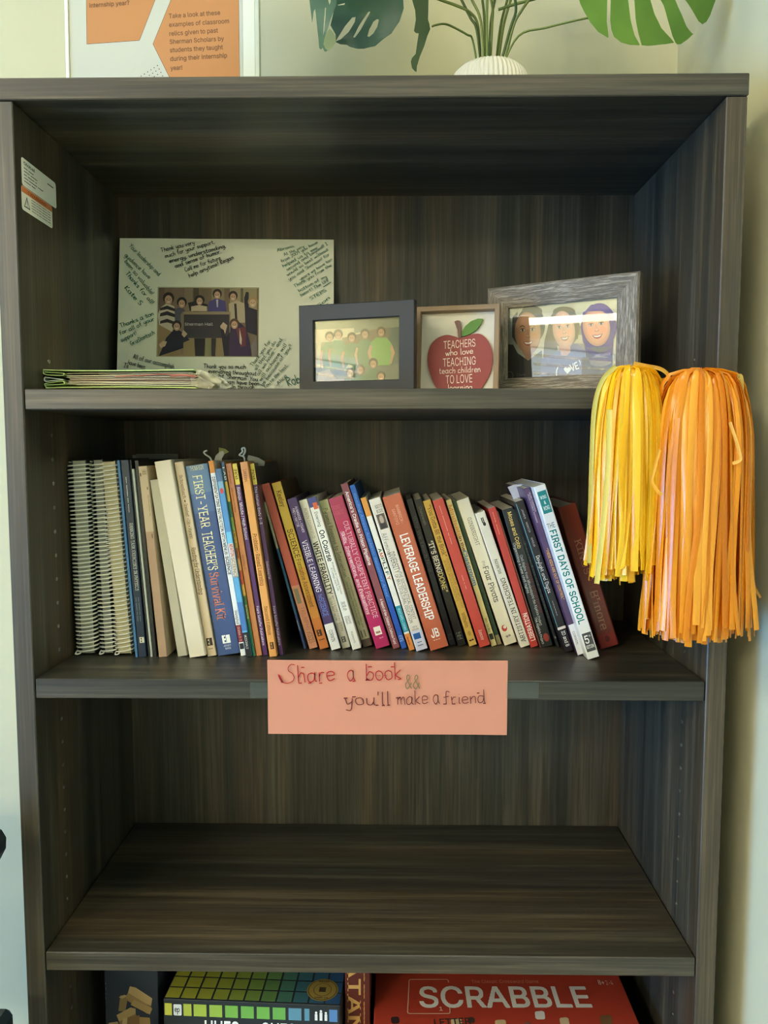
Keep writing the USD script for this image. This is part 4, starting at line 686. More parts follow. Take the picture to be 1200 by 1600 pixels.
obj('glass', box(b - .003, fw - b + .003, .0046, .0056, b - .003, fh - b + .003), GLASS, o)

# --- apple sign in a light wooden box frame
ap = Sheet(.5184, .16, Z1 + .0027, .2056, .1192)
o = thing('apple_sign', 'square light-wood box frame holding a red wooden apple with white lettering', 'sign', matrix=ap.matrix)
aw, ah, b = .1217, .1301, .0075
frame_bars(o, aw, ah, [(0, .0006), (.0006, 0), (b - .0006, 0), (b, .0006), (b, .019), (0, .019)], OAK_H, OAK_V)
obj('backboard', box(b - .001, aw - b + .001, .0125, .0155, b - .001, ah - b + .001), PAPER, o, color=(216, 208, 190))
ap.y = .0090; PA = pt((640, 460), 7.5)
def relief(pts, color, y0, y1, name, parent=o, mat=PRINT, label=None, sm=True):
    p = spline([ap.loc(*q) for q in pts] + [ap.loc(*pts[0])], 4) if sm else np.array([ap.loc(*q) for q in pts])
    m = trimesh.creation.extrude_polygon(sg.Polygon(p).buffer(0), y1 - y0, engine='earcut'); m.apply_transform(np.array([[1, 0, 0, 0], [0, 0, -1, y1], [0, 1, 0, 0], [0, 0, 0, 1]], float))
    return obj(name, m, mat, parent, color=color, label=label)
apple = relief(PA((590, 515), (520, 490), (430, 475), (330, 510), (250, 590), (215, 700), (215, 830), (255, 970), (310, 1090), (400, 1180), (520, 1215), (600, 1200), (700, 1215), (790, 1160), (870, 1060), (940, 930), (970, 780), (960, 640), (910, 530), (830, 465), (740, 465), (650, 495)), (150, 66, 60), .009, .0124, 'apple', label='flat red wooden apple')
relief(PA((525, 320), (560, 305), (590, 310), (603, 380), (606, 510), (570, 515), (562, 420)), (122, 88, 78), .0080, .0124, 'apple_stem', label='short brown wooden stem', sm=False)
relief(PA((612, 490), (612, 440), (650, 375), (720, 315), (800, 285), (855, 287), (835, 350), (780, 420), (700, 470), (640, 490)), (92, 132, 56), .0082, .0124, 'apple_leaf', label='green wooden leaf', sm=False)
so = Soup(); ap.layer = 0; CW = (228, 208, 190)
for txt, a, bb, cap, st in (('TEACHERS', (400, 640), (772, 610), 12.4, 's'), ('who love', (420, 722), (748, 692), 9.5, 'h1.2'), ('TEACHING', (392, 848), (775, 822), 13, 's'), ('teach children', (345, 930), (832, 906), 9.5, 'h1.1'), ('TO LOVE', (425, 1048), (735, 1030), 13, 's'), ('learning', (450, 1130), (735, 1118), 10, 'h1.2')):
    ap.text(so, txt, PA(a)[0], PA(bb)[0], cap, CW, st, lift=.0002)
so.build('lettering', INK, o)

# --- weathered wood frame with three women
wf = Sheet(.6293, .2138, Z1 + .0002, .5141, .0)
o = thing('photo_frame', 'weathered grey-brown wooden photo frame with three smiling women, beside the apple sign', 'photo frame', matrix=wf.matrix)
fw, fh, b = .2226, .1662, .0312
frame_bars(o, fw, fh, [(0, .003), (.003, 0), (b * .55, .0025), (b - .002, .006), (b, .0075), (b, .010), (b - .005, .010), (b - .005, .020), (0, .020)], DRIFT_H, DRIFT_V)
obj('backing_board', box(b - .005, fw - b + .005, .0135, .0155, b - .005, fh - b + .005), PAPER, o, color=(44, 40, 36))
obj('easel_leg', box(fw / 2 - .015, fw / 2 + .015, .020, .022, .002, fh * .7), PAPER, o, color=(36, 36, 36))
wf.y = .0130; clip = sg.box(b - .001, b - .001, fw - b + .001, fh - b + .001); so = Soup(); wf.layer = 0
P3 = pt((780, 460), 11.43); P4 = pt((860, 460), 10.909); d3 = lambda pts, c: wf.draw(so, pts, c, clip=clip)
e3 = lambda P, cx, cy, rx, ry, rot=0: P(*[(cx + rx * math.cos(a) * math.cos(math.radians(rot)) - ry * math.sin(a) * math.sin(math.radians(rot)), cy + rx * math.cos(a) * math.sin(math.radians(rot)) + ry * math.sin(a) * math.cos(math.radians(rot))) for a in np.linspace(0, 2 * math.pi, 29)[:-1]])
wf.draw(so, clip, (188, 182, 156)); d3(P4((-900, 0), (-300, 0), (-300, 1600), (-900, 1600)), (160, 164, 152)); d3(P4((380, 520), (600, 540), (600, 1000), (380, 900)), (126, 114, 94)); d3(P4((400, 690), (560, 690), (570, 840), (390, 830)), (178, 164, 138))
def face(P, cx, cy, rx, ry, rot, skin, eyes, nose, mouth, brow=(70, 52, 44), iris=(60, 46, 40)):
    mul = lambda c, k: tuple(min(255, int(q * k)) for q in c)
    R = lambda u, v: (cx + u * rx * math.cos(math.radians(rot)) - v * ry * math.sin(math.radians(rot)), cy + u * rx * math.sin(math.radians(rot)) + v * ry * math.cos(math.radians(rot)))
    d3(e3(P, cx, cy, rx, ry, rot), mul(skin, .88)); d3(e3(P, *R(.04, -.04), rx * .9, ry * .92, rot), mul(skin, .95)); d3(e3(P, *R(.06, -.08), rx * .76, ry * .8, rot), skin); d3(e3(P, *R(.05, -.45), rx * .5, ry * .3, rot), mul(skin, 1.05))
    for s_ in (-1, 1):
        d3(e3(P, *R(.46 * s_, .18), rx * .24, ry * .17, rot), mul((skin[0] + 6, skin[1] - 8, skin[2] - 10), 1.02))
        x, y = R(.38 * s_, -.16); d3(e3(P, x, y, rx * .20, ry * .085, rot), mul(skin, .74)); d3(e3(P, x, y + ry * .01, rx * .165, ry * .055, rot), (226, 214, 200)); d3(e3(P, x, y + ry * .008, rx * .085, ry * .058, rot), iris); d3(e3(P, x, y - ry * .05, rx * .19, ry * .02, rot), mul(skin, .42))
        d3(P(R(.18 * s_, -.32), R(.36 * s_, -.40), R(.58 * s_, -.33), R(.58 * s_, -.29), R(.36 * s_, -.35), R(.18 * s_, -.27)), brow)
    d3(P(R(-.06, -.15), R(.07, -.15), R(.13, .14), R(.16, .20), R(-.14, .20), R(-.11, .14)), mul(skin, .96)); d3(e3(P, *R(.0, .19), rx * .17, ry * .05, rot), mul(skin, .80)); d3(e3(P, *R(.0, .15), rx * .09, ry * .06, rot), mul(skin, 1.08))
    d3(P(R(-.40, .40), R(-.2, .39), R(0, .41), R(.2, .39), R(.40, .38), R(.24, .56), R(0, .62), R(-.24, .57)), (156, 84, 78)); d3(P(R(-.32, .425), R(0, .45), R(.32, .41), R(.18, .51), R(0, .535), R(-.18, .52)), (236, 226, 214))
    for s_ in (-1, 1): d3(P(R(.2 * s_, .18), R(.42 * s_, .36), R(.46 * s_, .50), R(.43 * s_, .36)), mul(skin, .80))
# left woman, dark hair and clothes
d3(e3(P3, 560, 560, 260, 340, 4), (52, 50, 50)); d3(P3((235, 420), (330, 300), (320, 900), (230, 760)), (56, 52, 46)); d3(e3(P3, 590, 290, 180, 90, 5), (78, 82, 88))
d3(P3((130, 890), (250, 900), (330, 1050), (520, 1180), (760, 1000), (820, 1560), (110, 1560)), (34, 34, 36)); d3(P3((400, 1000), (640, 960), (560, 1160), (480, 1160)), (150, 108, 84))
face(P3, 510, 690, 232, 375, -4, (184, 136, 106), 0, 0, 0)
d3(e3(P3, 195, 1450, 62, 78), (120, 118, 112)); d3(e3(P3, 190, 1450, 50, 64), (36, 36, 38)); wf.text(so, 'Five', P3((320, 1470))[0], P3((470, 1450))[0], 4.5, (120, 116, 108), 's', clip=clip)
# middle woman, long brown hair and blue shirt
d3(e3(P4, 235, 560, 265, 350, 0), (96, 80, 64)); d3(P4((-30, 520), (60, 420), (130, 980), (90, 1120), (-120, 1100), (-100, 800)), (84, 72, 60)); d3(P4((380, 420), (490, 520), (470, 760), (390, 780)), (92, 78, 62)); d3(e3(P4, 235, 300, 190, 90), (74, 68, 50))
d3(P4((-150, 1100), (60, 1010), (360, 830), (480, 850), (590, 960), (640, 1500), (-200, 1500)), (74, 74, 118)); d3(P4((140, 880), (340, 840), (345, 980), (280, 1050), (190, 1040)), (190, 140, 114))
face(P4, 232, 600, 190, 320, -8, (216, 164, 134), 0, 0, 0, brow=(110, 82, 62))
d3(P4((145, 1240), (118, 1300), (118, 1380), (150, 1435), (130, 1440), (98, 1380), (100, 1300), (125, 1235)), (232, 230, 226)); wf.text(so, 'L', P4((180, 1400))[0], P4((238, 1385))[0], 12, (232, 230, 226), 'b', clip=clip)
hx, hy = 295, 1290; d3(P4(*[(hx + 4.0 * 16 * math.sin(a) ** 3 * .95, hy - 4.2 * (13 * math.cos(a) - 5 * math.cos(2 * a) - 2 * math.cos(3 * a) - math.cos(4 * a))) for a in np.linspace(0, 2 * math.pi, 30)[:-1]]), (230, 228, 220))
wf.text(so, 'VE', P4((365, 1320))[0], P4((495, 1265))[0], 11.5, (232, 230, 226), 'b', clip=clip); d3(P4((490, 1110), (515, 1150), (518, 1190), (500, 1210), (508, 1180), (500, 1150), (482, 1115)), (232, 230, 226)); wf.text(so, 'SHERMAN SCHOLARS', P4((215, 1440))[0], P4((525, 1320))[0], 4, (210, 208, 206), 's', clip=clip)
# right woman, purple headscarf
d3(e3(P4, 830, 560, 300, 410, 3), (88, 66, 134)); d3(P4((560, 300), (520, 560), (560, 820), (700, 980), (1060, 1060), (1110, 400), (1040, 260)), (90, 68, 130)); d3(P4((600, 960), (700, 900), (1060, 900), (1070, 1500), (640, 1500)), (92, 88, 92)); d3(P4((570, 760), (640, 920), (860, 1010), (1060, 900), (1060, 1080), (800, 1100), (600, 960)), (84, 66, 116)); d3(e3(P4, 850, 1140, 200, 90), (150, 140, 126)); d3(P4((650, 1080), (1050, 1080), (1050, 1150), (650, 1120)), (86, 70, 112)); wf.text(so, 'UMBC LEADS', P4((750, 1070))[0], P4((1030, 1030))[0], 3.6, (190, 178, 196), 'b', clip=clip)
d3(P4((540, 1100), (650, 1040), (700, 1240), (1000, 1240), (1060, 1200), (1060, 1500), (540, 1500)), (110, 104, 92))
face(P4, 790, 560, 232, 325, -7, (224, 168, 134), 0, 0, 0, brow=(120, 88, 70), iris=(84, 92, 104))
d3(P4((590, 300), (700, 180), (850, 160), (980, 210), (1070, 300), (960, 310), (860, 285), (720, 290)), (94, 70, 142))
so.build('photo_print', PRINT, o)
obj('glass', box(b - .004, fw - b + .004, .0106, .0116, b - .004, fh - b + .004), GLASS, o)

# --- green folders with papers, lying on the first shelf
FY = .055
o = thing('folder_stack', 'pair of pale green pocket folders stuffed with loose papers, lying on the shelf', 'folders', (0, 0, 0))
PF = pt((60, 560), 4.0)
def ribbon_px(name, pts, thick, color, y0, y1, mat=PAPER, n=5, label=None):
    p = spline([at(*q, FY)[[0, 2]] for q in PF(*pts)], n); g = sg.LineString(p).buffer(thick / 2, cap_style=2, join_style=1, quad_segs=2)
    m = trimesh.creation.extrude_polygon(g, y1 - y0, engine='earcut'); m.apply_transform(np.array([[1, 0, 0, 0], [0, 0, -1, y1], [0, 1, 0, 0], [0, 0, 0, 1]], float))
    return obj(name, m, mat, o, color=color, label=label)
GR = (190, 212, 140)
zb = at(*PF((40, 186))[0], FY)[2] - Z1       # rests on the shelf
ribbon_px('folder_cover', ((30, 70), (120, 74), (400, 76), (700, 74), (972, 70)), .0013, GR, FY, FY + .225, n=6)
ribbon_px('folder_pocket', ((28, 70), (34, 98), (90, 104), (150, 104), (156, 96), (150, 92), (40, 84)), .0009, GR, FY + .001, FY + .22, n=4)
ribbon_px('folder_cover', ((44, 184), (200, 180), (500, 178), (800, 180), (985, 184)), .0013, (204, 222, 138), FY, FY + .225, n=6)
ribbon_px('folder_pocket', ((46, 182), (36, 160), (60, 152), (145, 142), (156, 148), (150, 160), (42, 166)), .0009, GR, FY + .001, FY + .22, n=4)
ribbon_px('rolled_sleeve', ((40, 114), (32, 128), (40, 142), (80, 138), (150, 132), (80, 122), (40, 116)), .0012, (196, 204, 184), FY + .002, FY + .2, n=4)
r_ = random.Random(3)
for i, (za, zb_, xa, xb, col) in enumerate(((92, 86, 170, 960, (206, 200, 168)), (104, 96, 165, 985, (216, 206, 176)), (110, 104, 175, 975, (200, 190, 160)), (117, 112, 170, 990, (212, 202, 172)), (122, 120, 180, 970, (196, 176, 150)), (128, 128, 190, 985, (220, 210, 182)), (134, 136, 185, 960, (170, 140, 116)), (139, 143, 175, 975, (222, 214, 186)), (146, 150, 180, 990, (206, 194, 164)), (152, 158, 180, 955, (216, 208, 178)), (158, 164, 170, 970, (200, 190, 162)), (163, 170, 230, 985, (220, 212, 184)))):
    ribbon_px('paper', ((xa, za), (xa + 120, za + r_.uniform(-3, 3)), ((xa + xb) / 2, (za + zb_) / 2 + r_.uniform(-2, 2)), (xb - 120, zb_ + r_.uniform(-3, 3)), (xb, zb_)), .0007, col, FY + .002 + r_.random() * .004, FY + .205, n=4)
ribbon_px('paper', ((480, 112), (640, 106), (760, 98), (860, 104), (970, 110)), .0011, (176, 104, 84), FY + .001, FY + .20, n=4, label='brick-red sheet')
ribbon_px('paper', ((820, 108), (900, 104), (980, 112)), .0028, (184, 118, 94), FY + .002, FY + .20, n=4, label='brick-red sheet')
def crumple(name, pts, color, y):
    p = np.array([at(*q, FY)[[0, 2]] for q in PF(*pts)]); v, f = trimesh.creation.triangulate_polygon(sg.Polygon(p).buffer(0), engine='earcut')
    v, f = trimesh.remesh.subdivide_to_size(np.c_[v, np.zeros(len(v))], f, .004); nz_ = meshkit.fbm(np.c_[v[:, :2] * 70, np.zeros(len(v)) + y * 90], 3)
    obj(name, trimesh.Trimesh(np.c_[v[:, 0], y + (nz_ - .5) * .022 + (v[:, 0] - v[:, 0].min()) * .3, v[:, 1]], f, process=False), thinp, o, smooth=True, color=color)
thinp = PAPER
crumple('crumpled_paper', ((975, 66), (1010, 68), (1060, 88), (1105, 112), (1125, 135), (1110, 175), (1060, 188), (985, 188), (960, 140)), (188, 184, 158), FY + .012)
crumple('crumpled_paper', ((1080, 100), (1120, 108), (1150, 135), (1175, 165), (1140, 178), (1090, 185)), (200, 198, 178), FY + .028)
crumple('crumpled_paper', ((940, 110), (985, 100), (1040, 130), (1090, 160), (1060, 186), (990, 180), (950, 160)), (176, 168, 142), FY + .004)

# ================================================================ ON TOP OF THE BOOKCASE
ps = Sheet(.0263, .16, ZT + .0004, 0, .02)
o = thing('sign_holder', 'white framed notice with orange hexagon panels, standing on top of the bookcase', 'sign', matrix=ps.matrix)
pw, ph = .2715, .36
obj('sheet', box(.004, pw - .022, .0015, .0022, .004, ph - .004), PAPER, o, color=(192, 193, 178))
obj('acrylic_back', box(0, pw, .0026, .0052, 0, ph, .0006), SATIN, o, color=(222, 226, 212))
obj('edge_strip', box(-.0012, .0034, -.001, .006, 0, ph, .0006), SATIN, o, color=(236, 238, 224))
obj('edge_strip', box(pw - .021, pw - .004, -.0012, .006, 0, ph, .0006), SATIN, o, color=(226, 228, 212))
obj('edge_strip', box(pw - .004, pw + .002, -.0012, .012, 0, ph, .0006), SATIN, o, color=(206, 210, 192))
ps.y = .0015; ps.layer = 0; so = Soup(); PP = pt((100, 0), 3.75); OR = (186, 128, 76); DKO = (110, 74, 44)
cl = sg.box(.0036, .0, pw - .0212, ph - .004)
def hexa(pts): 
    ps.draw(so, PP(*[p for p in pts]), (70, 56, 44), clip=cl)
def inset(pts, d=1.2):
    g = ps.poly(PP(*pts)); ps.draw(so, g.buffer(-.0005), OR, clip=cl)
h1 = ((125, -400), (380, -400), (620, -160), (535, 0), (443, 238), (133, 260)); h2 = ((1020, -420), (760, -300), (625, 0), (520, 258), (640, 500), (760, 760), (1034, 760))
for h in (h1, h2): hexa(h); inset(h)
LT = ((('Take a look at these', (615, 107), (916, 86)), ('examples of classroom', (616, 158), (968, 135)), ('relics given to past', (618, 210), (903, 190)), ('Sherman Scholars by', (620, 258), (938, 238)), ('students they taught', (621, 307), (932, 288)), ('during their internship', (623, 358), (957, 337)), ('year!', (625, 412), (694, 408))))
for t, a, b in LT: ps.text(so, t, PP(a)[0], PP(b)[0], 6.6, DKO, 'b', clip=cl)
ps.text(so, 'internship year?', PP((150, 45))[0], PP((384, 28))[0], 6.4, DKO, 'b', clip=cl); ps.text(so, 'relics from their', PP((150, -4))[0], PP((400, -22))[0], 6.4, DKO, 'b', clip=cl)
for i in range(6):
    for j in range(4):
        x, y = 548 + j * 10 - i * 19 , 385 + j * 20 + i * 12.5
        ps.draw(so, ps.ell(*PP((x, y))[0], .8, .8), (50, 50, 46), clip=cl)
so.build('printed_panels', PRINT, o)
# --- plant in a ribbed white pot
PX = at(765, 100, .17); pot = thing('potted_plant', 'artificial monstera plant in a ribbed white pot on top of the bookcase', 'potted plant', (PX[0], .17, ZT + .0004))
na, R0 = 324, .0575
prof = [(0, .0), (.040, 0), (.046, .003), (.054, .022), (.0578, .045), (.0578, .066), (.0560, .082), (.0510, .096), (.0420, .1065), (.0300, .1125), (.0255, .1125), (.025, .108), (.026, .10), (0, .098)]
PZ = at(765, 71, .11)[2] - ZT; kz = PZ / .1125
V, F = [], []; nr = len(prof)
for r0, z0 in prof:
    for i in range(na):
        a = i * 2 * math.pi / na; rr = r0 * (1 + (.045 * (abs(math.cos(a * 27)) - .6) if .04 < r0 and z0 < .11 else 0)); V.append((rr * math.cos(a), rr * math.sin(a), z0 * kz))
for j in range(nr - 1):
    for i in range(na): F.append((j * na + i, j * na + (i + 1) % na, (j + 1) * na + (i + 1) % na, (j + 1) * na + i))
obj('pot', (np.array(V), np.array(F)), CERAMIC, pot, smooth=50)
obj('soil', trimesh.creation.cylinder(.0262, .004, transform=trimesh.transformations.translation_matrix((0, 0, .099 * kz))), CARPET, pot)
O = np.array([PX[0], .17, ZT + .0004]); PS = pt((680, 0), 4.615)
GST = ((110, 128, 62), (128, 142, 74), (88, 106, 54), (140, 150, 84))
stems = [((300, 330), (270, 290), (230, 250), (120, 190), (60, 172), (0, 182), (-20, 190)), ((320, 325), (310, 200), (250, 90), (150, 40), (40, 0), (-60, -40)), ((330, 325), (300, 220), (255, 130), (190, 0), (150, -90)), ((345, 325), (330, 160), (265, 0), (230, -90)), ((362, 325), (355, 150), (340, 0), (330, -100)), ((372, 325), (372, 160), (375, 0), (378, -100)), ((385, 325), (400, 180), (430, 0), (450, -110)), ((395, 325), (408, 210), (415, 80), (405, 0), (380, -110)), ((440, 325), (470, 200), (520, 0), (545, -100)), ((455, 325), (490, 200), (545, 0), (570, -110)), ((470, 325), (540, 210), (580, 90), (578, 0), (570, -100)), ((500, 325), (560, 200), (620, 80), (690, -20), (740, -100)), ((455, 70), (560, 35), (690, 0), (900, -60)), ((485, 322), (600, 260), (800, 200), (1000, 150), (1130, 120), (1180, 75), (1195, 20))]
r_ = random.Random(11)
for k, s_ in enumerate(stems):
    Y0, Y1 = .17 + r_.uniform(-.014, .014), (.13 if k == 13 else .17 + r_.uniform(-.05, .05))
    if k == 0: Y1 = .12
    p = PS(*s_); pts = [at(*q, Y0 + (Y1 - Y0) * i / (len(p) - 1)) - O for i, q in enumerate(p)]
    if k != 12: pts[0][2] = .1 * kz - .002; pts[0][0] *= .8
    obj('stem', tube(spline(pts, 5), .0019 if k not in (0, 13) else .0014, 7), LEAF, pot, smooth=True, color=GST[k % 4])
def leaf(P, outline, holes, Y, slope, bend, color, color2, thick=.0006, axis=None, quilt=.0035):
    """A leaf lying near the plane at depth Y, tilted (slope: depth gained per metre to the right and up) and bent; given thickness."""
    pg = sg.Polygon([at(*q, Y)[[0, 2]] for q in P(*outline)]).buffer(0)
    for h in holes: pg = pg.difference(sg.Polygon([at(*q, Y)[[0, 2]] for q in P(*h)]).buffer(0))
    vs, fs, n = [], [], 0
    for g in getattr(pg, 'geoms', [pg]):
        v, f = trimesh.creation.triangulate_polygon(g, engine='earcut'); v, f = trimesh.remesh.subdivide_to_size(np.c_[v, np.zeros(len(v))], f, .011); vs.append(v); fs.append(f + n); n += len(v)
    v, f = np.vstack(vs), np.vstack(fs); c = v[:, :2].mean(0); d = v[:, :2] - c
    y = Y + d @ np.array(slope) + bend * (d ** 2).sum(1) / .01 + quilt * (meshkit.fbm(np.c_[v[:, :2] * 34, np.zeros(len(v))], 2) - .5) * 2
    p = np.c_[v[:, 0], y, v[:, 1]] - O
    # keep each point on its sight line from the front so that the outline holds, then thicken
    k = meshkit.fbm(np.c_[v[:, :2] * 20, np.zeros(len(v)) + 3], 3)[:, None]; col = lin(color) * (1 - k) + lin(color2) * k
    P2_ = np.vstack([p, p + [0, thick, 0]]); F2 = np.vstack([f, f[:, ::-1] + len(p)])
    return obj('leaf', (P2_, F2), LEAF, pot, smooth=True, color=np.vstack([col, col]))
PG = pt((880, 0), 4.615)
big = [(80, 0), (105, 60), (130, 95), (190, 180), (250, 235), (330, 265), (328, 245), (310, 160), (305, 0), (312, -90), (330, -90), (330, 0), (337, 150), (350, 210), (372, 252), (430, 285), (500, 294), (572, 289), (572, 284), (528, 230), (490, 125), (460, 0), (452, -100), (486, -100), (510, 0), (530, 120), (560, 220), (590, 286), (640, 284), (700, 275), (780, 255), (850, 232), (845, 226), (740, 150), (680, 70), (640, 0), (600, -120), (640, -130), (690, -80), (750, 0), (800, 110), (835, 190), (862, 228), (880, 238), (910, 232), (960, 195), (1002, 155), (990, 148), (940, 110), (860, 0), (800, -110), (850, -130), (920, -60), (980, 0), (1040, 62), (1075, 75), (1110, 50), (1140, 0), (1180, -120), (1150, -300), (1000, -420), (760, -450), (480, -400), (240, -280), (100, -120)]
leaf(PG, big, [], .125, (.25, -.15), .006, (98, 142, 52), (128, 168, 66))
PL_ = pt((470, 0), 4.8)
leaf(PL_, [(250, 30), (232, 130), (222, 185), (250, 240), (262, 265), (255, 318), (300, 340), (345, 345), (370, 362), (430, 380), (480, 385), (560, 372), (610, 330), (680, 270), (740, 170), (772, 60), (765, -60), (690, -170), (540, -220), (380, -190), (280, -90)],
     [[(262, 318), (330, 200), (385, 130), (412, 128), (405, 170), (360, 245), (300, 305)], [(392, 285), (430, 210), (505, 88), (522, 82), (512, 110), (450, 230), (405, 290)], [(500, 292), (515, 230), (545, 170), (572, 152), (587, 160), (575, 220), (545, 275), (515, 298)], [(270, 15), (330, 0), (325, 18), (280, 22)]], .10, (-.1, .2), .004, (44, 74, 58), (74, 104, 76))
leaf(PL_, [(55, -60), (70, 60), (82, 155), (92, 60), (104, 45), (112, 110), (122, 200), (132, 290), (138, 360), (150, 375), (165, 362), (178, 392), (190, 398), (202, 388), (186, 372), (170, 335), (175, 300), (186, 262), (215, 190), (240, 120), (268, 60), (276, -60)], [[(166, 270), (172, 180), (182, 60), (190, 60), (186, 140), (178, 230)], [(205, 0), (222, -30), (226, 20), (216, 48)]], .06, (-.3, .1), .0, (64, 92, 68), (98, 128, 96))
leaf(PL_, [(170, 330), (176, 280), (196, 240), (215, 212), (236, 230), (262, 270), (262, 315), (240, 350), (205, 385), (185, 372)], [], .085, (.1, .1), .0, (150, 164, 112), (176, 186, 140), quilt=.001)
leaf(PL_, [(838, -120), (836, 10), (858, 85), (862, 160), (848, 250), (862, 262), (884, 258), (872, 340), (860, 430), (832, 470), (824, 500), (832, 545), (850, 562), (866, 568), (870, 520), (892, 440), (925, 350), (950, 260), (972, 200), (966, 165), (955, 130), (958, 60), (962, -120)], [], .125, (.5, .1), .0, (62, 86, 58), (84, 108, 70), quilt=.002)

# the crown of the plant goes on above the picture: each tall stem carries a split leaf
body = sa.scale(sg.Point(0, .52).buffer(1, quad_segs=10), .46, .52).union(sg.Polygon([(-.2, .9), (.2, .9), (0, 1.16)])).difference(sg.Polygon([(-.08, -.1), (.08, -.1), (0, .13)]))
for s_ in (-1, 1):
    for q_, w_ in ((.28, .035), (.47, .04), (.66, .04), (.83, .03)): body = body.difference(sg.Polygon([(s_ * .10, q_ - .05), (s_ * .62, q_ + .10 - w_), (s_ * .62, q_ + .10 + w_)]))
bv, bf = trimesh.creation.triangulate_polygon(body, engine='earcut'); bv, bf = trimesh.remesh.subdivide_to_size(np.c_[bv, np.zeros(len(bv))], bf, .12)
for k, (dx, dy, dz, sz, c_) in {2: (-.16, -.06, .10, .17, 0), 3: (-.07, .04, .20, .16, 1), 5: (.0, -.07, .24, .19, 2), 7: (-.10, -.10, .16, .15, 1), 9: (.12, .02, .18, .17, 0), 11: (.17, -.06, .11, .16, 2)}.items():
    p = PS(*stems[k]); base = at(*p[-1], .17) - O; tip = base + [dx * .6, dy, dz]; obj('stem', tube(spline([base - [0, 0, .012], base + [dx * .2, dy * .3, dz * .6], tip], 5), .0018, 7), LEAF, pot, smooth=True, color=GST[k % 4])
    out = np.array([dx, dy - .05, -.02]); out /= np.linalg.norm(out); up_ = np.array([0, -.55, .83]); nv = up_ - out * (up_ @ out); nv /= np.linalg.norm(nv); sd = np.cross(out, nv)
    v = tip + sz * (np.outer(bv[:, 0], sd) + np.outer(bv[:, 1] - .1, out) - np.outer(.22 * bv[:, 1].clip(0) ** 2 + .25 * bv[:, 0] ** 2, nv))
    obj('leaf', (np.vstack([v, v - nv * .0006]), np.vstack([bf, bf[:, ::-1] + len(v)])), LEAF, pot, smooth=True, color=((66, 104, 56), (52, 86, 58), (92, 138, 56))[c_])

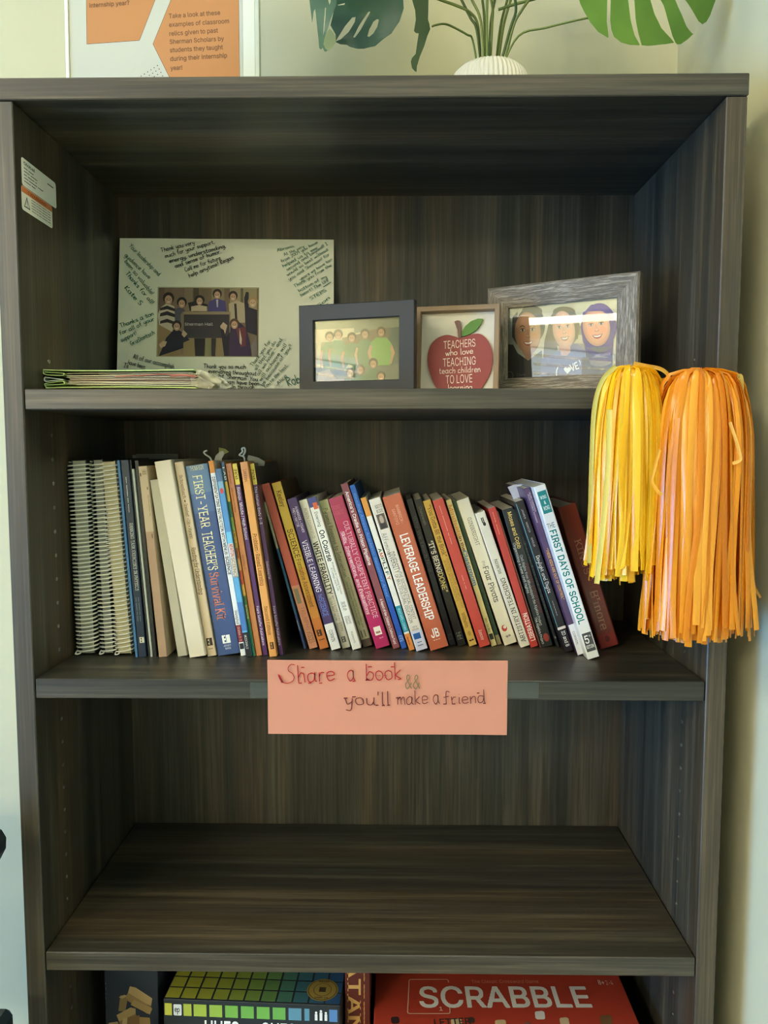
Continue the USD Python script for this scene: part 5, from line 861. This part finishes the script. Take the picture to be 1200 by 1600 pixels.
# ================================================================ POMPOMS
def pompom(name, label, cx, ytop, half, ybot, Y, tones, n_front, n_in, seed, short=None, extra=(), Rd=None):
    r = random.Random(seed); C = at(cx, ytop, Y); zt = C[2]; o = thing(name, label, 'pom-pom', C, group=None)
    Rx = half * (C - CAM)[1] / FPX; Ry = Rd or min(Rx * .8, -Y - .006); zb = at(cx, ybot, Y)[2] - zt
    obj('knot', trimesh.util.concatenate([tube(spline([(.012 * math.cos(a), .008 * math.sin(a), -.010 + .002 * math.sin(3 * a)) for a in np.linspace(0, 2 * math.pi, 14)], 2), .004, 7)]), RIBBON, o, smooth=True, color=tones[0])
    obj('hook', box(-.008, .008, -Y - .006, -Y - .001, -.035, -.004, .001), SATIN, o, color=(220, 220, 214)); obj('hook_peg', tube([(0, -Y - .003, -.012), (0, 0, -.014)], .002, 6), SATIN, o, color=(220, 220, 214))
    def strip(th, rad, L, wid, z0, tw, tone, wob):
        m = 18; s = np.linspace(0, 1, m) ** 1.35; q = s * L
        rise = .30 + .70 * (1 - np.exp(-q / (.026 + .012 * (1 - rad)))); swing = 1 + .06 * wob[2] * s
        rr = rad * rise * swing * np.minimum(1, .25 + q / .012)
        zz = z0 - q + .014 * rad * np.sin(np.clip(q / .05, 0, 1) * math.pi) * (.6 + .4 * wob[0])
        sway = np.sin(q * 22 * (.6 + .4 * abs(wob[1])) + wob[3]) * s
        px_ = rr * math.cos(th) * Rx + (.0045 * wob[0] * sway + (.007 * wob[1] * s * s)); py_ = rr * math.sin(th) * Ry + .004 * wob[1] * sway
        c = np.c_[px_, py_, zz]; t = np.gradient(c, axis=0); t /= np.linalg.norm(t, axis=1, keepdims=True)
        ang = th + tw * np.sin(q * 16 * (.5 + .5 * abs(wob[2])) + wob[3]) + wob[0] * .35; nrm = np.c_[np.cos(ang), np.sin(ang), np.zeros(m)]
        w_ = np.cross(t, nrm); w_ /= np.linalg.norm(w_, axis=1, keepdims=True); nn = np.cross(w_, t); tp = (.55 + .45 * np.clip(q / .03, 0, 1))[:, None] * wid / 2
        v = np.stack([c - w_ * tp, c + nn * .0009, c + w_ * tp], 1).reshape(-1, 3)
        f = [(3 * i + k, 3 * i + k + 1, 3 * i + k + 4, 3 * i + k + 3) for i in range(m - 1) for k in range(2)]
        v[:, 1] = np.minimum(v[:, 1], np.where(v[:, 2] + zt > Z1 - TS - .002, -Y - .004, 10)); return v, f
    for i in range(n_front):
        th = math.pi + (i + r.uniform(-.35, .35)) / n_front * math.pi      # the front half, towards -y
        rad = r.choice((1.0, .97, .9, .86)); L = -zb * r.uniform(.93, 1.0) - .012
        if short: L *= short(math.cos(th), r)
        v, f = strip(th, rad, L, r.uniform(.0058, .0088), -.004 - .012 * (1 - rad), r.uniform(-.75, .75), r.choice(tones), [r.uniform(-1, 1), r.uniform(-1, 1), r.uniform(-.6, 1), r.uniform(2, 6)])
        obj('strip', (np.array(v), np.array(f)), RIBBON, o, smooth=True, color=r.choice(tones))
    so = Soup()
    for i in range(n_in):
        th = r.uniform(0, 2 * math.pi); rad = math.sqrt(r.random()) * .84; L = -zb * r.uniform(.9, .985) - .01
        if short: L *= .5 * (1 + short(math.cos(th), r))
        v, f = strip(th, rad, L, r.uniform(.006, .0085), -.014, r.uniform(-.8, .8), None, [r.uniform(-1, 1), r.uniform(-1, 1), r.uniform(-.6, 1), r.uniform(2, 6)]); so.add(v, f, r.choice(tones))
    q = so.build('strip_bundle', RIBBON, o, smooth=True); q.SetCustomDataByKey('kind', 'stuff')
    for pts, wpx, tone, Yo in extra:
        p = spline([at(*q_, Y + Yo) - C for q_ in pts], 6); t = np.gradient(p, axis=0); t /= np.linalg.norm(t, axis=1, keepdims=True); w_ = np.cross(t, (0, -1, 0)); w_ /= np.linalg.norm(w_, axis=1, keepdims=True); hw = wpx / 2 * .9 / FPX
        v = np.stack([p - w_ * hw + [0, -.001, 0], p, p + w_ * hw + [0, -.001, 0]], 1).reshape(-1, 3); f = [(3 * i + k, 3 * i + k + 1, 3 * i + k + 4, 3 * i + k + 3) for i in range(len(p) - 1) for k in range(2)]
        obj('strip', (v, np.array(f)), RIBBON, o, smooth=True, color=tone)
YT = ((252, 198, 24), (255, 206, 30), (246, 184, 24), (255, 214, 54)); OT = ((240, 154, 26), (246, 164, 34), (230, 140, 22), (250, 178, 54))
pompom('pompom', 'bright yellow plastic-strip pom-pom, the shorter of the two hanging at the right', 985, 567, 57, 912, -.052, YT, 62, 190, 5, short=lambda c, r: (1 - .25 * max(0, c) ** .7 * (r.random() < .75) * r.uniform(.75, 1)) * r.uniform(.96, 1),
       extra=(([(962, 572), (940, 596), (928, 640), (924, 720), (922, 800), (920, 880)], 7, (220, 214, 120), -.01), ([(956, 576), (944, 600), (934, 640), (930, 700), (927, 760)], 5, (206, 200, 110), -.004), ([(990, 568), (1010, 572), (1030, 576), (1042, 584), (1044, 592), (1034, 594), (1020, 596)], 6, (238, 186, 70), -.004), ([(952, 640), (950, 720), (944, 800), (938, 860), (932, 912)], 8, (236, 226, 130), -.05)))
pompom('pompom', 'longer orange-yellow plastic-strip pom-pom hanging in front of the right side panel', 1096, 572, 80, 1000, -.060, OT, 84, 260, 9, Rd=.05,
       extra=(([(1140, 600), (1150, 680), (1158, 800), (1168, 880), (1178, 915), (1188, 934)], 4, (214, 160, 70), -.005), ([(1152, 590), (1157, 592), (1158, 640), (1160, 700)], 8, (214, 190, 92), -.02), ([(1030, 702), (1020, 740), (1018, 752), (1026, 766), (1034, 774)], 5, (244, 186, 66), -.045), ([(1140, 660), (1150, 690), (1156, 714), (1154, 720), (1144, 724)], 5, (250, 200, 100), -.05)))

# ================================================================ GAME BOXES ON THE LOWER SHELF
def game_box(name, label, x0, x1, y0, y1, z0, z1, col, yaw=0.0, top=None):
    cx, cy = (x0 + x1) / 2, (y0 + y1) / 2; c, s_ = math.cos(yaw), math.sin(yaw)
    o = thing(name, label, 'box', matrix=((c, s_, 0, 0), (-s_, c, 0, 0), (0, 0, 1, 0), (cx, cy, z0, 1)))
    return o, (x1 - x0) / 2, (y1 - y0) / 2, z1 - z0
GZ = .59
# colour-grid box
A_, B2 = atz(255, 1561, GZ), atz(531.5, 1572, GZ); hw = np.linalg.norm((B2 - A_)[:2]); yaw = math.atan2(B2[1] - A_[1], B2[0] - A_[0])
o, hx_, hy_, hz = game_box('game_box', 'flat-lying game box with a grid of yellow, green and blue squares', A_[0], A_[0] + hw, 0, .24, Z4 + .0705, GZ, None)
x = UsdGeom.Xformable(o); x.ClearXformOpOrder(); c, s_ = math.cos(yaw), math.sin(yaw); x.AddTransformOp().Set(Gf.Matrix4d(c, s_, 0, 0, -s_, c, 0, 0, 0, 0, 1, 0, float(A_[0]), float(A_[1]), Z4 + .0705, 1))
HB = GZ - Z4 - .0705; BD = min(.235, D - .012 - max(A_[1], B2[1]))
obj('box_lid', box(0, hw, 0, BD, .004, HB, .0012), PRINT, o, color=(40, 46, 48)); obj('box_base', box(.002, hw - .002, .002, BD - .002, 0, .012), PRINT, o, color=(30, 32, 34))
loc = lambda px, py: (lambda p: np.array([(p - A_)[:2] @ (c, s_), (p - A_)[:2] @ (-s_, c)]))(atz(px, py, GZ))
def sq_col(u, v):
    st = [(0, (176, 172, 58)), (.35, (142, 152, 56)), (.55, (108, 140, 66)), (.72, (62, 110, 108)), (1, (40, 78, 128))]
    for (a, ca), (b_, cb) in zip(st[:-1], st[1:]):
        if u <= b_: k = (u - a) / (b_ - a); return tuple(ca[i] + (cb[i] - ca[i]) * k for i in range(3))
    return st[-1][1]
nc = 11; cw = hw / nc; nr = int(BD / (cw * .98))
for j in range(nr):
    for i in range(nc):
        sqr = box(i * cw + .0014, (i + 1) * cw - .0014, .004 + j * cw * .98, .004 + (j + 1) * cw * .98 - .0028, HB - .0002, HB + .0002)
        obj('colour_square', sqr, PRINT, o, color=sq_col((i + .5) / nc, j / nr))
sl = Soup(); a, b_ = loc(504, 1547); 
for rr, col, lz in ((.0235, (150, 128, 60), .0004), (.0215, (66, 60, 44), .0005), (.0205, (158, 134, 64), .0006), (.0135, (72, 64, 44), .0007), (.0128, (158, 134, 64), .0008)):
    v, f = tri2d(sg.Point(a, b_).buffer(rr, quad_segs=9)); sl.add(np.c_[v, np.full(len(v), HB + lz)], f, col)
v, f = tri2d(sg.box(a - .005, b_ - .005, a + .005, b_ + .005)); sl.add(np.c_[v, np.full(len(v), HB + .0009)], f, (72, 62, 40))
for txt, dy, L in (('AWARD', .0155, .016), ('GAMES 100', -.0185, .020)):
    v, f = fit_text(txt, 'b', L, .0032); sl.add(np.c_[v[:, 0] + a - L / 2, v[:, 1] + b_ + dy, np.full(len(v), HB + .0009)], f, (72, 62, 40))
sl.build('gold_seal', PRINT, o, label='round gold seal')
cells = [(0, .5, (196, 196, 74))] + [(1.2, 1.75, (176, 186, 72))] + [(k_ + .85, k_ + 1.7, sq) for k_, sq in ((1, (164, 184, 72)), (2, (150, 182, 74)), (3, (120, 176, 76)), (4, (112, 172, 78)), (5, (112, 172, 78)), (6, (106, 168, 80)), (7, (92, 140, 160)))] + [(8.85, 9.2, (92, 142, 164)), (10.4, 10.95, (86, 132, 186))]
ZS_ = HB - .0245
for a, b_, col in cells: obj('front_square', box(a * cw * .985 + .002, b_ * cw * .985 + .001, -.0004, .0004, ZS_, HB - .006), PRINT, o, color=col)
def front(txt, x0, x1, z, cap, col, st):
    sl = Soup(); v, f = fit_text(txt, st, x1 - x0, cap); sl.add(np.c_[x0 + v[:, 0], np.full(len(v), -.0007), z + v[:, 1]], f, col); sl.build('lettering', INK, o)
sl = Soup(); g = sg.box(.55 * cw + .002, ZS_, 1.1 * cw + .001, HB - .007).buffer(.0); v, f = tri2d(g.buffer(-.002).buffer(.002)); sl.add(np.c_[v[:, 0], np.full(len(v), -.0003), v[:, 1]], f, (222, 226, 222)); sl.build('logo', PRINT, o); front('ep', .62 * cw + .002, 1.03 * cw, ZS_ + .006, .0095, (60, 64, 64), 'hs' if 0 else 'h1.2')
for i, xk in enumerate((9.35, 9.65, 9.95)):
    sl = Soup(); hh = (.011, .0135, .011)[i]; v, f = tri2d(sg.Point(xk * cw + .004, ZS_ + hh + .002).buffer(.0018)); sl.add(np.c_[v[:, 0], np.full(len(v), -.0003), v[:, 1]], f, (230, 232, 230)); v, f = tri2d(sg.box(xk * cw + .002, ZS_ + .001, xk * cw + .006, ZS_ + hh)); sl.add(np.c_[v[:, 0], np.full(len(v), -.0003), v[:, 1]], f, (230, 232, 230)); sl.build('player_icon', PRINT, o)
front('HUES', .235 * hw, .43 * hw, ZS_ - .030, .024, (232, 234, 230), 'b'); front('and', .455 * hw, .53 * hw, ZS_ - .026, .010, (232, 234, 230), 'h1.4'); front('CUES', .555 * hw, .75 * hw, ZS_ - .030, .024, (232, 234, 230), 'b')
o, *_ = game_box('game_box', 'plain dark game box underneath the colour-grid box', 0, 1, 0, 1, 0, 1, None); x = UsdGeom.Xformable(o); x.ClearXformOpOrder(); x.AddTranslateOp().Set(Gf.Vec3d(float(A_[0]) + .008, float(A_[1]) + .008, Z4 + .0002))
obj('box_lid', box(0, hw - .02, 0, BD - .02, .003, .07, .0012), PRINT, o, color=(44, 48, 60)); obj('box_base', box(.002, hw - .022, .002, BD - .022, 0, .01), PRINT, o, color=(30, 32, 34))
# red crossword game box on a black one
RZ = .555; L0, R1, R0 = atz(586, 1540, RZ), atz(966, 1526, RZ), atz(1002, 1602, RZ); XA, XB = L0[0], (R0[0] + R1[0]) / 2; YA, YB_ = .04, .325
o = thing('game_box', 'red crossword board game box with a large white title, lying flat', 'box', (XA, YA, Z4 + .0505 + .004))
bh = RZ - (Z4 + .0505 + .004)
obj('box_lid', box(0, XB - XA, 0, YB_ - YA, .004, bh, .0012), PRINT, o, color=(172, 58, 38)); obj('box_base', box(.002, XB - XA - .002, .002, YB_ - YA - .002, 0, .012), PRINT, o, color=(28, 26, 28))
sl = Soup(); lz = lambda px, py: atz(px, py, RZ)[:2] - (XA, YA); PSB = pt((560, 1500), 2.6087)
def toptext(txt, p0, p1, capp, col, st, lift=.0002):
    a, b_ = lz(*PSB(p0)[0]), lz(*PSB(p1)[0]); q0 = lz(*PSB((p0[0], p0[1] - capp))[0]); e = (b_ - a); L = np.linalg.norm(e); e /= L; n = np.array([-e[1], e[0]]); v, f = fit_text(txt, st, L, abs((q0 - a) @ n)); q = a + np.outer(v[:, 0], e) + np.outer(v[:, 1], n); sl.add(np.c_[q, np.full(len(q), bh + lift)], f, col)
toptext('SCRABBLE', (250, 192), (955, 192), 82, (226, 220, 208), 'b'); toptext('The Classic Crossword Game', (462, 94), (735, 94), 13, (206, 140, 110), 's'); toptext('1', (330, 207), (344, 207), 16, (226, 200, 180), 's')
def toppoly(pts, col, lift=.0002, ring=None):
    g = sg.Polygon([lz(*q) for q in PSB(*pts)]).buffer(0); g = g.buffer(-.004).buffer(.004)
    if ring: g = g.difference(g.buffer(-ring))
    v, f = tri2d(g); sl.add(np.c_[v, np.full(len(v), bh + lift)], f, col)
toppoly(((205, 78), (368, 78), (376, 220), (198, 220)), (214, 172, 146), .00015, .0016)
toppoly(((356, 92), (378, 92), (378, 192), (356, 192)), (172, 58, 38), .00018)
toptext('8+', (980, 100), (1005, 100), 18, (220, 190, 170), 'b'); toptext('2-4', (1012, 102), (1040, 102), 18, (220, 190, 170), 's')
for x_, y_, s_, col in ((150, 245, 30, (54, 36, 34)), (400, 258, 40, (204, 178, 132)), (460, 245, 26, (70, 52, 42)), (740, 225, 36, (212, 206, 200)), (735, 235, 20, (40, 42, 60)), (840, 250, 34, (200, 176, 136)), (1010, 245, 44, (120, 84, 52)), (990, 230, 20, (56, 48, 60)), (580, 262, 40, (196, 168, 124)), (690, 262, 24, (120, 70, 56))):
    toppoly(((x_ - s_ * .6, y_ - s_ * .4), (x_ + s_ * .5, y_ - s_ * .5), (x_ + s_ * .6, y_ + s_ * .5), (x_ - s_ * .5, y_ + s_ * .5)), col, .0002 + s_ * 2e-6)
toptext('LETTER', (310, 268), (460, 262), 26, (60, 46, 36), 'b', .0004)
sl.build('lid_print', PRINT, o)
o = thing('game_box', 'black game box underneath the red crossword box', 'box', (XA - .004, YA - .01, Z4 + .0002))
obj('box_lid', box(0, XB - XA + .012, 0, YB_ - YA + .015, .003, .054, .0012), PRINT, o, color=(26, 26, 28)); obj('box_base', box(.002, XB - XA + .010, .002, YB_ - YA + .013, 0, .01), PRINT, o, color=(20, 20, 22))
# upright brown-red box between them
CY = .12; a, b_ = at(537, 1590, CY)[0] + .002, XA - .006
xr = a + yaw * 0 + max(.026, b_ - a); o = thing('game_box', 'upright narrow brown-red game box with gold letters, between the grid box and the red box', 'box', (max(a, A_[0] + hw + .004), CY, Z4 + .0002)); cwid = b_ - max(a, A_[0] + hw + .004)
obj('box_lid', box(0, cwid, 0, .22, .002, .215, .001), PRINT, o, color=(92, 36, 26)); obj('box_base', box(.001, cwid - .001, .004, .216, 0, .01), PRINT, o, color=(50, 24, 20))
sl = Soup(); v, f = fit_text('CATAN', 'Sb', .150, min(.019, cwid * .5)); sl.add(np.c_[cwid * .12 + v[:, 1], np.full(len(v), -.0002), (at(550, 1618, CY)[2] - Z4) + .150 - v[:, 0]], f, (196, 150, 84))
v, f = fit_text('~~~~ ~~~ ~~~~~', 'h2', .10, .004); sl.add(np.c_[cwid * .74 + v[:, 1], np.full(len(v), -.0002), .19 - v[:, 0]], f, (170, 120, 70)); sl.build('spine_print', PRINT, o)
# upright navy box with pictured wooden blocks
jy = .12; ja, jb = at(164, 1560, jy)[0], at(247, 1560, jy)[0]
jg = Sheet(ja, jy, Z4 + .0002, 0, 0); o = thing('game_box', 'upright dark navy game box picturing tumbling wooden blocks, at the left of the lower shelf', 'box', matrix=jg.matrix)
jw = min(jb - ja, A_[0] - ja - .004); obj('box_lid', box(0, jw, 0, .11, .002, .222, .001), PRINT, o, color=(38, 46, 58)); obj('box_base', box(.001, jw - .001, .001, .109, 0, .01), PRINT, o, color=(26, 30, 38))
so = Soup(); PJ = pt((100, 1480), 5.0); cl = sg.box(.001, .001, jw - .001, .22); dj = lambda pts, c_: jg.draw(so, PJ(*pts), c_, clip=cl)
for pts, c_ in (([(440, 375), (500, 385), (480, 500), (425, 500)], (132, 108, 68)), ([(428, 390), (470, 372), (500, 380), (455, 402)], (176, 150, 104)), ([(515, 305), (560, 315), (690, 400), (680, 460), (640, 440), (500, 355)], (178, 148, 100)), ([(500, 355), (640, 440), (685, 470), (650, 520), (500, 420), (480, 390)], (150, 118, 74)), ([(545, 410), (690, 480), (670, 525), (520, 450)], (166, 134, 86)), ([(410, 530), (520, 470), (560, 480), (560, 520), (430, 580)], (172, 142, 94)), ([(430, 580), (560, 520), (580, 560), (440, 640)], (134, 104, 64)), ([(500, 550), (590, 530), (600, 640), (490, 640)], (128, 94, 56)), ([(590, 545), (670, 550), (680, 640), (590, 640)], (160, 124, 76)), ([(350, 590), (420, 580), (440, 640), (340, 640)], (168, 140, 96)), ([(460, 560), (495, 550), (490, 640), (450, 640)], (182, 156, 110))): dj(pts, c_)
for y_ in (280, 320, 360, 395): dj([(312, y_), (328, y_ - 6), (330, y_ + 8), (314, y_ + 12)], (96, 104, 112))
so.build('picture_print', PRINT, o)

# ================================================================ CHAIR AT THE LEFT EDGE
o = thing('office_chair', 'black office chair whose back and armrest just show left of the bookcase', 'office chair', (-.33, -.10, 0))
def rounded(w, h, r, d, at_, lean=0):
    g = sg.box(-w / 2 + r, -h / 2 + r, w / 2 - r, h / 2 - r).buffer(r, quad_segs=6); a_ = trimesh.creation.extrude_polygon(g, d, engine='earcut'); b2 = trimesh.creation.extrude_polygon(g.buffer(-.006), d + .012, engine='earcut'); b2.apply_translation((0, 0, -.006))
    m = trimesh.convex.convex_hull(np.vstack([a_.vertices, b2.vertices])); m.apply_transform(np.array([[1, 0, 0, 0], [0, 0, -1, d / 2], [0, 1, 0, 0], [0, 0, 0, 1]], float)); m.apply_transform(trimesh.transformations.rotation_matrix(lean, (1, 0, 0))); m.apply_translation(at_); return m
half = [(.20, .918), (.27, .918), (.296, .916), (.309, .910), (.3145, .900), (.3135, .886), (.304, .868), (.275, .80), (.24, .62), (.19, .58)]
bk = np.array(half + [(-x_, z_) for x_, z_ in half[::-1]])
E0 = at(10, 1312, -.035); kz_ = at(0, 1290, -.04)[2] - .918; kx = E0[0] + .33 - .3145; g = sg.Polygon(bk + [kx, kz_]).buffer(.004, quad_segs=4).buffer(-.004, quad_segs=4)
m = trimesh.creation.extrude_polygon(g, .045, engine='earcut'); m.apply_transform(np.array([[1, 0, 0, 0], [0, 0, -1, .065], [0, 1, 0, 0], [0, 0, 0, 1]], float)); obj('backrest', m, CHAIR, o, smooth=40)
obj('seat', rounded(.5, .46, .08, .06, (0, 0, 0)).apply_transform(trimesh.transformations.rotation_matrix(math.pi / 2, (1, 0, 0))).apply_translation((0, -.22, .47)), CHAIR, o, smooth=40)
ar = at(25, 1588, -.06); ax_ = ar[0] + .33; az = at(15, 1569, -.06)[2]
for s_ in (1, -1):
    obj('armrest', box(min(s_ * (ax_ - .085), s_ * ax_), max(s_ * (ax_ - .085), s_ * ax_), -.24, .04, az - .034, az, .008), CHAIR, o); obj('armrest_post', tube([(s_ * (ax_ - .05), -.12, az - .03), (s_ * (ax_ - .05), -.12, .5), (s_ * .2, -.15, .46)], .016, 10), CHAIR, o, smooth=True)
obj('back_support', tube([(0, .07, .75), (0, .08, .5), (0, -.1, .44)], .025, 10), CHAIR, o, smooth=True)
obj('gas_column', tube([(0, -.2, .44), (0, -.2, .08)], .025, 12), CHAIR, o, smooth=True)
for k in range(5):
    a = k * 2 * math.pi / 5 + .3; obj('base_arm', tube([(0, -.2, .10), (.28 * math.cos(a), -.2 + .28 * math.sin(a), .07)], (.022, .014), 8), CHAIR, o, smooth=True)
    cs = trimesh.creation.cylinder(.028, .03, transform=trimesh.transformations.rotation_matrix(math.pi / 2, (math.cos(a), math.sin(a), 0))); cs.apply_translation((.28 * math.cos(a), -.2 + .28 * math.sin(a), .0285)); obj('caster', cs, CHAIR, o, smooth=30)
